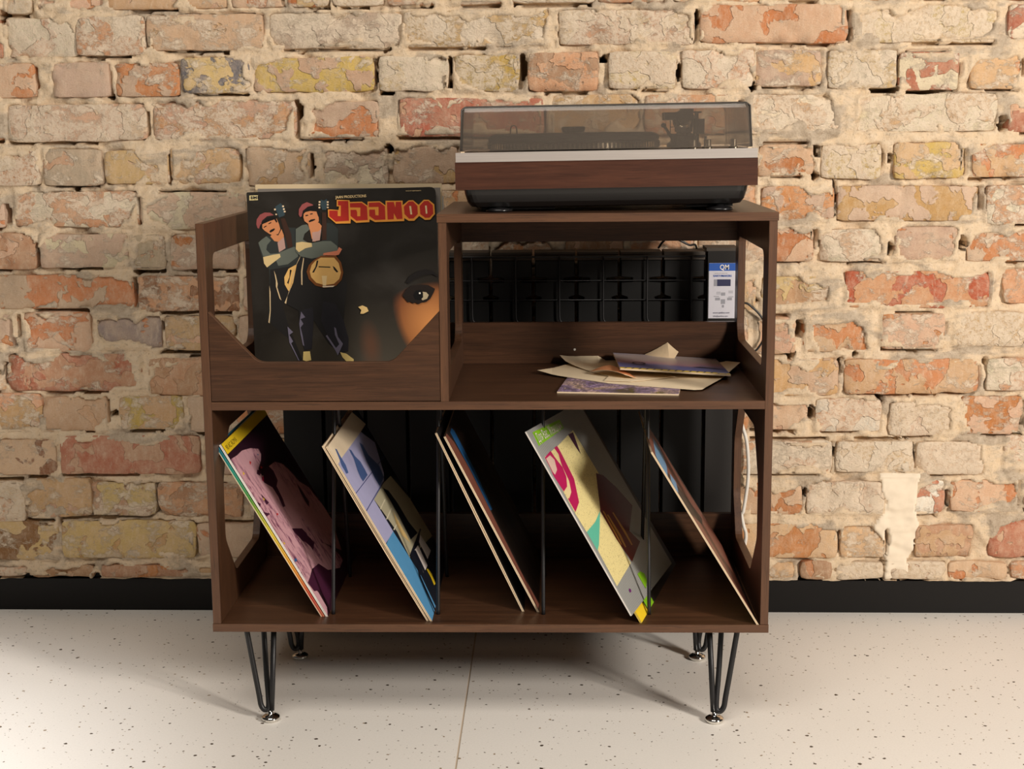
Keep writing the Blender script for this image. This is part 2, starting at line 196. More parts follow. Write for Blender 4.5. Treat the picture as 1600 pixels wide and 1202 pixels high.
def vnoise(x, y, seed=0):
    """smooth value noise in [0,1] on numpy arrays"""
    xi = np.floor(x).astype(np.int64); yi = np.floor(y).astype(np.int64); xf = x - xi; yf = y - yi
    def h(a, b):
        n = (a * 374761393 + b * 668265263 + seed * 982451653) & 0xffffffff
        n = ((n ^ (n >> 13)) * 1274126177) & 0xffffffff
        return ((n ^ (n >> 16)) & 0xffff) / 65535.0
    u = xf*xf*(3-2*xf); v = yf*yf*(3-2*yf)
    return (h(xi, yi)*(1-u) + h(xi+1, yi)*u)*(1-v) + (h(xi, yi+1)*(1-u) + h(xi+1, yi+1)*u)*v
def fbm(x, y, seed=0, o=4):
    s = 0; a = 0.5; t = 0
    for k in range(o):
        s = s + a*vnoise(x*2**k, y*2**k, seed+k*17); t += a; a *= 0.5
    return s/t
BRICKS=[(-1.05,-0.932,1.2169,1.2564,'PC'),(-0.92,-0.802,1.2192,1.2574,'N'),(-0.79,-0.6446,1.2192,1.2596,'M'),(-0.6326,-0.512,1.2183,1.2572,'P'),(-0.5018,-0.4486,1.2198,1.2562,'C'),(-0.4395,-0.3031,1.2284,1.255,'P'),(-0.3005,-0.0642,1.2264,1.253,'T'),(-0.0554,0.0523,1.227,1.2511,'P'),(0.0549,0.136,1.2271,1.2524,'Y'),(0.1423,0.242,1.2285,1.2514,'C'),(0.247,0.3539,1.2286,1.2502,'O'),(0.3688,0.4778,1.2285,1.2513,'O'),(0.4902,0.6507,1.2294,1.2497,'C'),(0.6556,0.786,1.229,1.2481,'O'),(0.8008,0.9699,1.2284,1.2463,'O'),(0.982,1.0797,1.2293,1.2471,'C'),(1.0919,1.2258,1.2291,1.2457,'T'),(1.2501,1.4016,1.2273,1.2439,'P'),(1.4101,1.5164,1.2258,1.2424,'P'),(1.5284,1.6534,1.2257,1.2409,'YC'),(1.6654,1.7854,1.2263,1.2395,'C'),(1.7974,1.9224,1.2245,1.2449,'PO'),(1.9344,2.05,1.2274,1.2399,'MO'),(-1.05,-0.8,1.1329,1.2139,'P'),(-0.788,-0.656,1.1379,1.209,'T'),(-0.644,-0.514,1.1351,1.211,'R'),(-0.505,-0.3615,1.1362,1.212,'OC'),(-0.3625,-0.2283,1.1386,1.2142,'OC'),(-0.2242,0.0051,1.1478,1.2147,'P'),(0.0165,0.2768,1.1478,1.2157,'GC'),(0.2794,0.5617,1.1488,1.2177,'YC'),(0.5791,0.8433,1.1497,1.2159,'CM'),(0.853,1.1338,1.1506,1.2225,'PO'),(1.146,1.4248,1.1489,1.2182,'CY'),(1.4404,1.5917,1.1539,1.2182,'RC'),(1.6037,1.8537,1.152,1.2204,'TO'),(1.8657,2.05,1.1567,1.2164,'PO'),(-1.05,-0.925,1.0563,1.1241,'T'),(-0.913,-0.788,1.0565,1.1235,'MO'),(-0.776,-0.5983,1.0562,1.1257,'OC'),(-0.5863,-0.4532,1.0591,1.1247,'PO'),(-0.4199,-0.3027,1.059,1.1257,'M'),(-0.2925,-0.1655,1.0592,1.1244,'MO'),(-0.16,-0.0259,1.0642,1.133,'YB'),(-0.0182,0.2199,1.065,1.1312,'PY'),(0.2287,0.3641,1.0657,1.1318,'YC'),(0.3766,0.5028,1.0633,1.1329,'YY'),(0.5203,0.656,1.062,1.1363,'OM'),(0.6759,0.8073,1.0643,1.1373,'CY'),(0.8197,0.9581,1.0655,1.1383,'OC'),(0.9617,1.0886,1.068,1.137,'M'),(1.1009,1.2323,1.0631,1.1357,'YC'),(1.2361,1.3512,1.0584,1.1309,'RC'),(1.3731,1.4731,1.0597,1.1308,'T'),(1.4828,1.5972,1.0598,1.1297,'P'),(1.6092,1.7292,1.0587,1.1316,'N'),(1.7412,1.8592,1.0587,1.1296,'PC'),(1.8712,2.05,1.0572,1.1326,'P'),(-1.05,-0.8,0.9779,1.0488,'PO'),(-0.788,-0.6685,0.9806,1.0482,'PC'),(-0.6565,-0.5149,0.9785,1.0485,'O'),(-0.5113,-0.2346,0.9732,1.0455,'CP'),(-0.2202,0.0621,0.9747,1.0504,'OP'),(0.0786,0.2266,0.9742,1.046,'MO'),(0.2671,0.5511,0.976,1.0513,'R'),(0.5662,0.7386,0.9791,1.0553,'T'),(0.7485,0.9314,0.9789,1.0537,'O'),(0.9438,1.1307,0.9774,1.0521,'TC'),(1.1566,1.4272,0.9791,1.0511,'TC'),(1.4497,1.5905,0.9774,1.0334,'RP'),(1.6025,1.8525,0.9801,1.0311,'C'),(1.8645,2.05,0.9765,1.0335,'N'),(-1.05,-0.93,0.8878,0.9584,'OC'),(-0.918,-0.793,0.8845,0.9594,'M'),(-0.781,-0.6109,0.8863,0.9574,'T'),(-0.5989,-0.4554,0.8873,0.9567,'CO'),(-0.4463,-0.3278,0.8864,0.9582,'G'),(-0.3226,-0.1942,0.8881,0.9547,'Y'),(-0.1902,-0.052,0.8884,0.9588,'T'),(-0.0393,0.087,0.8812,0.9589,'M'),(0.115,0.2422,0.8815,0.9566,'MC'),(0.2524,0.3816,0.8856,0.9568,'M'),(0.3918,0.5256,0.8859,0.9582,'P'),(0.5382,0.6703,0.8862,0.9584,'O'),(0.6828,0.8145,0.8865,0.9586,'T'),(0.827,0.9594,0.8868,0.9575,'C'),(0.9705,1.0801,0.8947,0.9566,'P'),(1.0926,1.2081,0.8889,0.9569,'CY'),(1.234,1.3701,0.8891,0.9582,'TY'),(1.3849,1.534,0.8905,0.9546,'TO'),(1.546,1.671,0.8892,0.9558,'M'),(1.683,1.808,0.8916,0.9534,'M'),(1.82,1.938,0.8884,0.9557,'N'),(1.95,2.05,0.8918,0.9521,'MO'),(-1.05,-0.8,0.8007,0.8688,'OC'),(-0.788,-0.6694,0.8031,0.8647,'TO'),(-0.6574,-0.5325,0.8035,0.8674,'M'),(-0.5114,-0.2602,0.8037,0.8737,'OC'),(-0.2578,-0.044,0.7973,0.8709,'MC'),(-0.0337,0.2326,0.7997,0.8706,'P'),(0.2428,0.4871,0.8008,0.8702,'T'),(0.4991,0.6171,0.8006,0.8692,'PC'),(0.6291,0.8791,0.805,0.875,'M'),(0.8911,0.9666,0.8045,0.8775,'O'),(0.9786,1.1212,0.8071,0.8758,'MO'),(1.1262,1.4024,0.8071,0.8757,'MT'),(1.415,1.6129,0.7995,0.8741,'OC'),(1.6249,1.8749,0.8025,0.8762,'YC'),(1.8869,2.05,0.8006,0.873,'O'),(-1.05,-0.925,0.7194,0.7941,'M'),(-0.913,-0.788,0.7215,0.7919,'T'),(-0.776,-0.6363,0.7222,0.7939,'T'),(-0.6243,-0.4728,0.7196,0.7917,'N'),(-0.4662,-0.2854,0.7227,0.7895,'MC'),(-0.2803,-0.2103,0.7182,0.7875,'G'),(-0.1999,-0.0628,0.7177,0.7869,'M'),(-0.0524,0.1793,0.7181,0.7872,'N'),(0.1913,0.3113,0.7188,0.7876,'YC'),(0.3233,0.4413,0.7196,0.7901,'OC'),(0.4533,0.5713,0.7225,0.7863,'O'),(0.5833,0.7083,0.7239,0.791,'N'),(0.7203,0.8453,0.7268,0.7919,'O'),(0.8573,0.9873,0.7278,0.7921,'P'),(0.9993,1.0836,0.7276,0.792,'PO'),(1.0949,1.2278,0.7271,0.7914,'PC'),(1.2415,1.3651,0.7277,0.7944,'M'),(1.3839,1.5432,0.7269,0.7923,'MO'),(1.5552,1.6802,0.7272,0.7908,'TO'),(1.6922,1.8172,0.7267,0.7942,'TO'),(1.8292,1.9472,0.7287,0.7913,'TO'),(1.9592,2.05,0.7283,0.7942,'OC'),(-1.05,-0.932,0.6398,0.7104,'OC'),(-0.92,-0.6688,0.6415,0.7057,'OC'),(-0.6568,-0.2782,0.6387,0.7075,'MO'),(-0.2693,-0.0663,0.6324,0.7037,'ON'),(-0.0559,0.0996,0.633,0.7028,'M'),(0.1116,0.3616,0.63,0.703,'PO'),(0.3736,0.6236,0.634,0.7003,'PO'),(0.6356,0.8856,0.6319,0.6993,'PC'),(0.8976,0.9706,0.63,0.6981,'T'),(0.9826,1.1343,0.6294,0.6971,'YM'),(1.1466,1.4306,0.6362,0.7075,'OR'),(1.4603,1.6226,0.6417,0.714,'O'),(1.6346,1.7526,0.6398,0.7153,'N'),(1.7646,2.05,0.644,0.7116,'T'),(-1.05,-0.925,0.5571,0.6245,'N'),(-0.913,-0.788,0.5582,0.6279,'MO'),(-0.776,-0.6485,0.5574,0.6297,'P'),(-0.6365,-0.5204,0.5589,0.6273,'M'),(-0.5073,-0.3691,0.552,0.632,'P'),(-0.3574,-0.225,0.5542,0.625,'B'),(-0.2185,-0.0787,0.5525,0.6232,'T'),(-0.0695,0.0712,0.5548,0.6227,'M'),(0.0832,0.2082,0.5534,0.6209,'PO'),(0.2202,0.3402,0.5533,0.6216,'P'),(0.3522,0.4702,0.5511,0.618,'YC'),(0.4822,0.6002,0.5477,0.62,'OC'),(0.6122,0.7322,0.5464,0.6205,'TO'),(0.7442,0.8622,0.5444,0.6156,'MO'),(0.8742,0.9597,0.544,0.6197,'T'),(0.9717,1.0519,0.5431,0.6167,'P'),(1.0682,1.2064,0.548,0.6214,'PO'),(1.2215,1.3453,0.5515,0.6235,'PO'),(1.364,1.4999,0.5575,0.6268,'CT'),(1.5099,1.6278,0.5571,0.6276,'P'),(1.6398,1.7578,0.5547,0.6295,'TO'),(1.7698,1.8898,0.5564,0.6265,'MO'),(1.9018,2.05,0.555,0.6284,'MO'),(-1.05,-0.7349,0.4717,0.5432,'N'),(-0.7229,-0.5555,0.4688,0.5432,'T'),(-0.5513,-0.2712,0.4698,0.5466,'RM'),(-0.2572,0.029,0.46,0.538,'NM'),(0.041,0.291,0.4626,0.5396,'MO'),(0.303,0.553,0.4622,0.5352,'PO'),(0.565,0.815,0.4617,0.5332,'O'),(0.827,0.9616,0.4561,0.5325,'N'),(0.9736,1.1409,0.4583,0.5313,'PT'),(1.1523,1.4165,0.4619,0.5308,'TO'),(1.4315,1.6334,0.4667,0.5328,'OC'),(1.6454,1.8954,0.4684,0.5347,'P'),(1.9074,2.05,0.4653,0.5354,'P'),(-1.05,-0.93,0.3883,0.4668,'PC'),(-0.918,-0.793,0.3871,0.4653,'N'),(-0.781,-0.661,0.3892,0.4653,'PC'),(-0.649,-0.4825,0.3883,0.4647,'OT'),(-0.4802,-0.346,0.3855,0.4565,'P'),(-0.3193,-0.1884,0.3895,0.4589,'TY'),(-0.1806,-0.0395,0.3827,0.4574,'M'),(-0.0275,0.0925,0.38,0.4544,'O'),(0.1045,0.2225,0.3848,0.4557,'PC'),(0.2345,0.3525,0.3813,0.4525,'TO'),(0.3645,0.4825,0.3866,0.4496,'P'),(0.4945,0.6195,0.3857,0.4513,'M'),(0.6315,0.7495,0.3863,0.4457,'PO'),(0.7615,0.8795,0.3871,0.4482,'TO'),(0.8915,0.9633,0.387,0.4481,'PO'),(0.9753,1.0805,0.3873,0.4452,'P'),(1.0946,1.229,0.3833,0.4503,'OW'),(1.2446,1.3812,0.3739,0.4435,'C'),(1.3859,1.5079,0.3791,0.4551,'PO'),(1.5193,1.6384,0.3817,0.4549,'T'),(1.6504,1.7754,0.381,0.457,'C'),(1.7874,1.9124,0.3815,0.4565,'O'),(1.9244,2.05,0.3829,0.4545,'O'),(-1.05,-0.7624,0.296,0.3646,'N'),(-0.7504,-0.4594,0.2935,0.3668,'PN'),(-0.4497,-0.1581,0.295,0.3761,'R'),(-0.1489,-0.0032,0.2938,0.3719,'M'),(0.0088,0.2588,0.2938,0.3698,'T'),(0.2708,0.5208,0.2959,0.3658,'C'),(0.5328,0.6548,0.2959,0.3675,'P'),(0.6668,0.7888,0.2971,0.3683,'PC'),(0.8008,0.9263,0.2963,0.3624,'TO'),(0.9383,1.1345,0.2943,0.3635,'OC'),(1.1396,1.2989,0.2997,0.3634,'WT'),(1.3016,1.4373,0.2945,0.362,'C'),(1.4763,1.6432,0.3025,0.3764,'OC'),(1.6552,1.7732,0.3003,0.3752,'N'),(1.7852,2.05,0.3006,0.3783,'M'),(-1.05,-0.932,0.1905,0.2803,'TO'),(-0.92,-0.795,0.1937,0.2786,'MO'),(-0.783,-0.6754,0.1899,0.2793,'MO'),(-0.6634,-0.5312,0.1922,0.2799,'C'),(-0.5279,-0.3882,0.2048,0.2855,'T'),(-0.3898,-0.2559,0.2064,0.276,'YM'),(-0.2506,-0.0731,0.2039,0.2761,'OM'),(-0.0598,0.0864,0.2041,0.2762,'C'),(0.0984,0.2184,0.2017,0.2736,'TO'),(0.2304,0.3484,0.2057,0.2749,'TO'),(0.3604,0.4854,0.2093,0.2733,'O'),(0.4974,0.6174,0.2084,0.2762,'O'),(0.6294,0.7474,0.2094,0.2731,'M'),(0.7594,0.928,0.2088,0.2764,'O'),(0.94,1.075,0.211,0.2742,'PO'),(1.0827,1.2392,0.2099,0.2797,'PC'),(1.2959,1.3629,0.2102,0.2811,'RW'),(1.373,1.5104,0.217,0.2812,'PO'),(1.5207,1.6487,0.2172,0.2813,'M'),(1.6607,1.7787,0.2201,0.2831,'OC'),(1.7907,1.9157,0.2187,0.2794,'PC'),(1.9277,2.05,0.2182,0.2788,'TO'),(-1.05,-0.7767,0.1096,0.1941,'C'),(-0.7647,-0.4638,0.1119,0.1936,'YN'),(-0.4556,-0.1757,0.1168,0.1954,'Y'),(-0.1731,0.0303,0.116,0.1903,'M'),(0.0423,0.1643,0.1161,0.1892,'YC'),(0.1763,0.4263,0.1162,0.1922,'PO'),(0.4383,0.6883,0.1192,0.1873,'TO'),(0.7003,0.8223,0.1162,0.1904,'OC'),(0.8343,0.9166,0.1213,0.1908,'PO'),(0.9286,1.1477,0.1189,0.1895,'TO'),(1.1541,1.2463,0.1206,0.1925,'T'),(1.306,1.4225,0.1211,0.1887,'TM'),(1.4558,1.6541,0.1216,0.1984,'R'),(1.6661,1.9161,0.1235,0.1993,'TO'),(1.9281,2.05,0.1207,0.1956,'MO'),(-1.05,-0.93,0.0771,0.0946,'M'),(-0.918,-0.798,0.0729,0.0934,'P'),(-0.786,-0.6867,0.078,0.0951,'OC'),(-0.6747,-0.5346,0.0757,0.0952,'O'),(-0.5264,-0.3922,0.0733,0.0998,'N'),(-0.3786,-0.1815,0.0753,0.1003,'N'),(-0.1761,-0.0524,0.0758,0.1007,'T'),(-0.0404,0.0796,0.0752,0.1,'MO'),(0.0916,0.2166,0.0743,0.1019,'C'),(0.2286,0.3486,0.076,0.1006,'PO'),(0.3606,0.4856,0.0727,0.1027,'O'),(0.4976,0.6176,0.076,0.1061,'P'),(0.6296,0.7546,0.0765,0.1052,'OC'),(0.7666,0.9309,0.0765,0.1084,'TO'),(0.9429,1.0634,0.0736,0.1079,'T'),(1.0738,1.1417,0.074,0.1136,'N'),(1.147,1.2435,0.0742,0.1111,'C'),(1.2565,1.3709,0.0746,0.1114,'C'),(1.3761,1.4967,0.0736,0.1104,'P'),(1.5032,1.6582,0.0741,0.1108,'O'),(1.6702,1.7952,0.0739,0.1134,'M'),(1.8072,1.9252,0.073,0.1105,'C'),(1.9372,2.05,0.077,0.108,'PC'),(-0.99,-0.74,1.2696,1.3346,'P'),(-0.728,-0.478,1.2696,1.3346,'MO'),(-0.466,-0.216,1.2696,1.3346,'C'),(-0.204,0.046,1.2696,1.3346,'TO'),(0.058,0.308,1.2696,1.3346,'M'),(0.32,0.57,1.2696,1.3346,'MO'),(0.582,0.832,1.2696,1.3346,'PO'),(0.844,1.094,1.2696,1.3346,'PC'),(1.106,1.356,1.2696,1.3346,'OC'),(1.368,1.618,1.2696,1.3346,'TO'),(1.63,1.88,1.2696,1.3346,'O'),(1.892,2.05,1.2696,1.3346,'T'),(-1.05,-0.928,1.3476,1.4126,'N'),(-0.916,-0.794,1.3476,1.4126,'OC'),(-0.782,-0.66,1.3476,1.4126,'O'),(-0.648,-0.526,1.3476,1.4126,'M'),(-0.514,-0.392,1.3476,1.4126,'PC'),(-0.38,-0.258,1.3476,1.4126,'PC'),(-0.246,-0.124,1.3476,1.4126,'N'),(-0.112,0.01,1.3476,1.4126,'T'),(0.022,0.144,1.3476,1.4126,'C'),(0.156,0.278,1.3476,1.4126,'T'),(0.29,0.412,1.3476,1.4126,'TO'),(0.424,0.546,1.3476,1.4126,'C'),(0.558,0.68,1.3476,1.4126,'P'),(0.692,0.814,1.3476,1.4126,'TO'),(0.826,0.948,1.3476,1.4126,'MO'),(0.96,1.082,1.3476,1.4126,'PO'),(1.094,1.216,1.3476,1.4126,'PC'),(1.228,1.35,1.3476,1.4126,'O'),(1.362,1.484,1.3476,1.4126,'P'),(1.496,1.618,1.3476,1.4126,'N'),(1.63,1.752,1.3476,1.4126,'P'),(1.764,1.886,1.3476,1.4126,'N'),(1.898,2.02,1.3476,1.4126,'TO'),(2.032,2.05,1.3476,1.4126,'PO')]
HOLES=[(-0.511,1.2152,0.0074,0.0123),(-0.5303,0.83,0.0099,0.0198),(-0.2567,1.1651,0.0037,0.0111),(-0.3044,1.061,0.0074,0.0049),(-0.2259,1.1734,0.0031,0.0272),(0.0702,1.0257,0.0062,0.0148),(0.0895,0.9185,0.0049,0.0123),(0.2455,0.9548,0.0062,0.0062),(0.3681,1.1128,0.0037,0.0173),(0.3676,1.0786,0.0037,0.0062),(0.2279,1.1202,0.0049,0.0111),(0.2442,1.0625,0.0148,0.0031),(0.2235,1.0909,0.0037,0.0111),(0.5104,1.1091,0.0062,0.0247),(0.6671,1.1234,0.0049,0.0062),(0.8148,1.0978,0.0049,0.0148),(0.848,1.1989,0.0037,0.0136),(0.9563,1.0686,0.0049,0.0062),(1.137,1.2007,0.0037,0.0099),(1.1406,1.1636,0.0025,0.0123),(1.2347,1.0988,0.0037,0.0296),(1.2819,1.0548,0.0296,0.0031),(1.208,1.0591,0.0272,0.0031),(1.4405,0.9939,0.0074,0.0148),(1.2091,0.9281,0.0037,0.0123),(1.0833,0.9438,0.0062,0.0099),(1.081,0.8955,0.0049,0.0086),(1.2276,0.9292,0.0037,0.0099),(1.1209,0.8517,0.0031,0.0321),(1.233,0.7533,0.0049,0.0136),(1.375,0.7626,0.0062,0.0148),(1.0579,0.5921,0.0074,0.0173),(1.0441,0.5378,0.0037,0.0062),(1.1441,0.5142,0.0037,0.0173),(1.0881,0.4228,0.0086,0.0123),(1.1431,0.3833,0.037,0.0043),(1.0198,0.382,0.0074,0.0049),(1.1354,0.3409,0.0025,0.0074),(1.2934,0.3396,0.0062,0.016),(1.3006,0.321,0.0025,0.0173),(1.0785,0.2569,0.0049,0.0074),(1.3667,0.2464,0.0037,0.0173),(1.2476,0.1561,0.0025,0.0272),(1.1502,0.1558,0.0025,0.0222),(-0.4708,0.7463,0.0037,0.0247),(-0.2717,0.6717,0.0049,0.016),(-0.2669,0.7131,0.0062,0.0049),(-0.2229,0.6052,0.0025,0.0111),(-0.3328,0.4217,0.0074,0.0049),(-0.3852,0.3869,0.0099,0.0031),(-0.1533,0.3827,0.0086,0.0049),(-0.2539,0.2284,0.0074,0.0148),(-0.2518,0.2693,0.0031,0.0062),(-0.3901,0.2145,0.0074,0.0037),(-0.4575,0.1897,0.0025,0.0074),(-0.1759,0.1805,0.0025,0.0099),(-0.5007,0.2909,0.0198,0.0031),(-0.3844,0.88,0.0062,0.0049),(-0.1933,0.9128,0.0019,0.0247),(-0.0799,0.7149,0.0099,0.0037),(0.9888,0.2702,0.0037,0.0099),(1.1712,0.5401,0.0037,0.0049),(1.2253,0.4489,0.0049,0.0099),(1.4302,0.5265,0.0025,0.0099),(0.9702,0.6502,0.0037,0.0037),(1.501,0.5715,0.0025,0.0062),(1.4296,0.9179,0.0025,0.0025),(-0.5395,0.0731,0.0074,0.0049),(-0.3901,0.0749,0.0074,0.0049),(1.2114,0.0784,0.0099,0.0037),(1.4002,0.0776,0.0099,0.0025)]
ART_PINK=[('pink',[(0.0036,0.312),(0.0461,0.3089),(0.0832,0.3087),(0.132,0.3009),(0.1731,0.2892),(0.1713,0.2798),(0.1484,0.2712),(0.1089,0.2649),(0.1046,0.2517),(0.1406,0.2416),(0.1712,0.2528),(0.2188,0.25),(0.2567,0.2348),(0.2773,0.2087),(0.2887,0.1874),(0.3229,0.1646),(0.3304,0.1414),(0.3397,0.1227),(0.3624,0.1079),(0.3674,0.0875),(0.2858,0.0346),(0.2078,0.0794),(0.2501,0.0464),(0.2627,0.0231),(0.2145,0.0213),(0.1438,0.042),(0.1145,0.0659),(0.0655,0.0723),(0.0115,0.0658),(0.0255,0.0389),(0.0218,0.0099),(-0.0009,0.0015),(-0.008,0.0036),(-0.0047,0.1362),(-0.0084,0.2831)]),('plum',[(0.1712,0.2528),(0.1808,0.2403),(0.1716,0.2231),(0.1462,0.218),(0.1381,0.1935),(0.1276,0.1819),(0.1119,0.1843),(0.1214,0.2033),(0.1212,0.2228),(0.0944,0.2401),(0.0972,0.2489),(0.1299,0.2494)]),('plum',[(0.2642,0.1918),(0.2703,0.1772),(0.2717,0.1484),(0.2543,0.1409),(0.2499,0.1499),(0.2537,0.1718)]),('plum',[(0.0893,0.1454),(0.1411,0.1311),(0.1505,0.1181),(0.1437,0.108),(0.1593,0.0928),(0.1293,0.0955),(0.1073,0.1201),(0.0946,0.1316)]),('plum',[(0.0901,0.1474),(0.1393,0.1315),(0.1443,0.1187),(0.1614,0.0949),(0.128,0.0882),(0.1278,0.1062),(0.1038,0.1164),(0.0969,0.132)]),('plum',[(0.1145,0.0659),(0.1438,0.042),(0.158,0.0278),(0.0353,0.0068),(0.0404,0.0224),(0.0371,0.0389),(0.0084,0.0475),(0.0033,0.0667),(0.044,0.0691),(0.0794,0.0695)]),('plum',[(0.0993,0.2651),(0.1194,0.2572),(0.0928,0.2549),(0.0836,0.2611)]),('plum',[(0.043,0.2324),(0.0563,0.2108),(0.0379,0.2116),(0.0399,0.2274)]),('plum',[(-0.0022,0.2284),(0.0135,0.2213),(-0.0022,0.2191)]),('plum',[(0.0006,0.209),(0.0285,0.1968),(0.0033,0.1989)]),('red',[(0.0867,0.2864),(0.0925,0.2825),(0.0787,0.2802)]),('red',[(0.126,0.2655),(0.1336,0.2606),(0.1201,0.2613)]),('red',[(0.0597,0.1883),(0.0683,0.1845),(0.0542,0.1841)]),('yellow',[(0.0226,0.2826),(0.0251,0.2773),(0.015,0.2777)]),('yellow',[(0.0421,0.2256),(0.0435,0.2205),(0.0361,0.2204)]),('yellow',[(0.0066,0.1476),(0.0114,0.1425),(0.0024,0.1432)]),('crimson',[(0.1015,0.2513),(0.1079,0.2471),(0.0926,0.2425),(0.0899,0.2462)]),('blue',[(0.0069,0.1125),(0.0201,0.11),(0.0148,0.1065),(0.0022,0.1082)]),('blue',[(0.1466,0.2851),(0.1539,0.2819),(0.1478,0.2816)])]
ART_BLUE=[('bluebright',[(0.0885,0.1501),(0.0983,0.0553),(0.0758,0.0002),(0.0362,-0.006),(-0.0055,-0),(-0.013,0.004),(-0.0099,0.1517)]),('lavender',[(0.0015,0.3078),(0.0487,0.3084),(0.2694,0.3057),(0.328,0.2672),(0.2615,0.2192),(0.2236,0.2107),(0.0876,0.2131),(0.089,0.1482),(-0.0112,0.1532),(-0.0083,0.2145),(-0.0046,0.2177)]),('cream',[(-0.0117,0.3434),(0.2921,0.3459),(0.4123,0.3041),(0.2646,0.3045),(0.0542,0.3081),(0.0393,0.3087),(-0.0078,0.3077)]),('lineblue',[(-0.0132,0.2516),(-0.0119,0.2502),(0.3631,0.2337),(0.3613,0.2354)]),('lineblue',[(-0.0046,0.2177),(-0.0026,0.216),(0.2236,0.2107),(0.2207,0.2125)]),('slate',[(0.0351,0.3283),(0.0432,0.3251),(0.0399,0.3151),(0.04,0.3041),(0.0407,0.2952),(0.0294,0.2829),(0.0121,0.2855),(0.014,0.2915),(0.0133,0.3003),(0.0245,0.3126)]),('slate',[(0.12,0.3056),(0.1302,0.3007),(0.1304,0.2893),(0.1452,0.274),(0.1439,0.2584),(0.1404,0.2479),(0.0859,0.2495),(0.0851,0.2587),(0.0927,0.27),(0.1145,0.2889),(0.1158,0.2987)]),('slate',[(0.2142,0.2956),(0.2284,0.2874),(0.2256,0.2669),(0.258,0.2346),(0.2424,0.2149),(0.1758,0.2137),(0.1756,0.2312),(0.1917,0.2664)]),('news',[(0.0876,0.2131),(0.2189,0.2097),(0.2961,0.2024),(0.3535,0.1391),(0.3652,0.0904),(0.3626,0.0558),(0.1948,0.0772),(0.2835,0.0917),(0.0938,0.0929),(0.1119,0.1397)]),('newsline',[(0.0885,0.1936),(0.0914,0.1916),(0.1619,0.191),(0.1589,0.1931)]),('newsline',[(0.0895,0.173),(0.0922,0.1706),(0.169,0.1703),(0.1659,0.1724)]),('newsline',[(0.0954,0.1496),(0.0974,0.1473),(0.1671,0.1452),(0.164,0.1473)]),('navy',[(0.1881,0.2067),(0.2176,0.1934),(0.2291,0.1639),(0.2283,0.1235),(0.2448,0.0942),(0.17,0.1044),(0.1845,0.1468),(0.1885,0.1831)]),('straw',[(0.166,0.1665),(0.1617,0.1539),(0.1592,0.122),(0.1565,0.1019),(0.128,0.1275),(0.1351,0.1483)]),('navy',[(0.2835,0.0917),(0.2867,0.0883),(0.1041,0.0894),(0.0965,0.0953)]),('white',[(0.1486,0.0884),(0.1956,0.0838),(0.1787,0.0466),(0.1238,0.0505)]),('white',[(0.2557,0.0868),(0.2641,0.0491),(0.205,0.051),(0.2163,0.0837)]),('navy',[(0.1473,0.0893),(0.1601,0.0857),(0.1414,0.0442),(0.1232,0.0485)]),('yellow',[(0.1563,0.0467),(0.1693,0.0432),(0.1731,0.0305),(0.1596,0.0151),(0.1439,0.0175),(0.153,0.031)]),('navy',[(0.1159,0.0732),(0.0901,0.0539),(0.0598,-0.0023),(0.0525,-0.0016),(0.0648,0.0349),(0.0806,0.0595)])]
ART_BROWN=[('rust',[(-0.0158,0.0056),(-0.0202,0.3468),(0.0246,0.3422),(0.0519,0.3183),(0.0623,0.2654),(0.0503,0.193),(0.0402,0.1326),(0.0302,0.0724),(0.0405,-0.0019)]),('blue',[(0.0999,0.3346),(0.1118,0.3267),(0.1085,0.2468),(0.0772,0.1786),(0.0519,0.1836),(0.0669,0.2541),(0.0641,0.3341)]),('umber',[(0.1517,0.3225),(0.2359,0.2734),(0.2907,0.1496),(0.2728,0.0436),(0.1928,-0.0049),(0.1253,-0.0007),(0.1362,0.0646),(0.1418,0.1395),(0.1544,0.2148),(0.1473,0.2755)])]
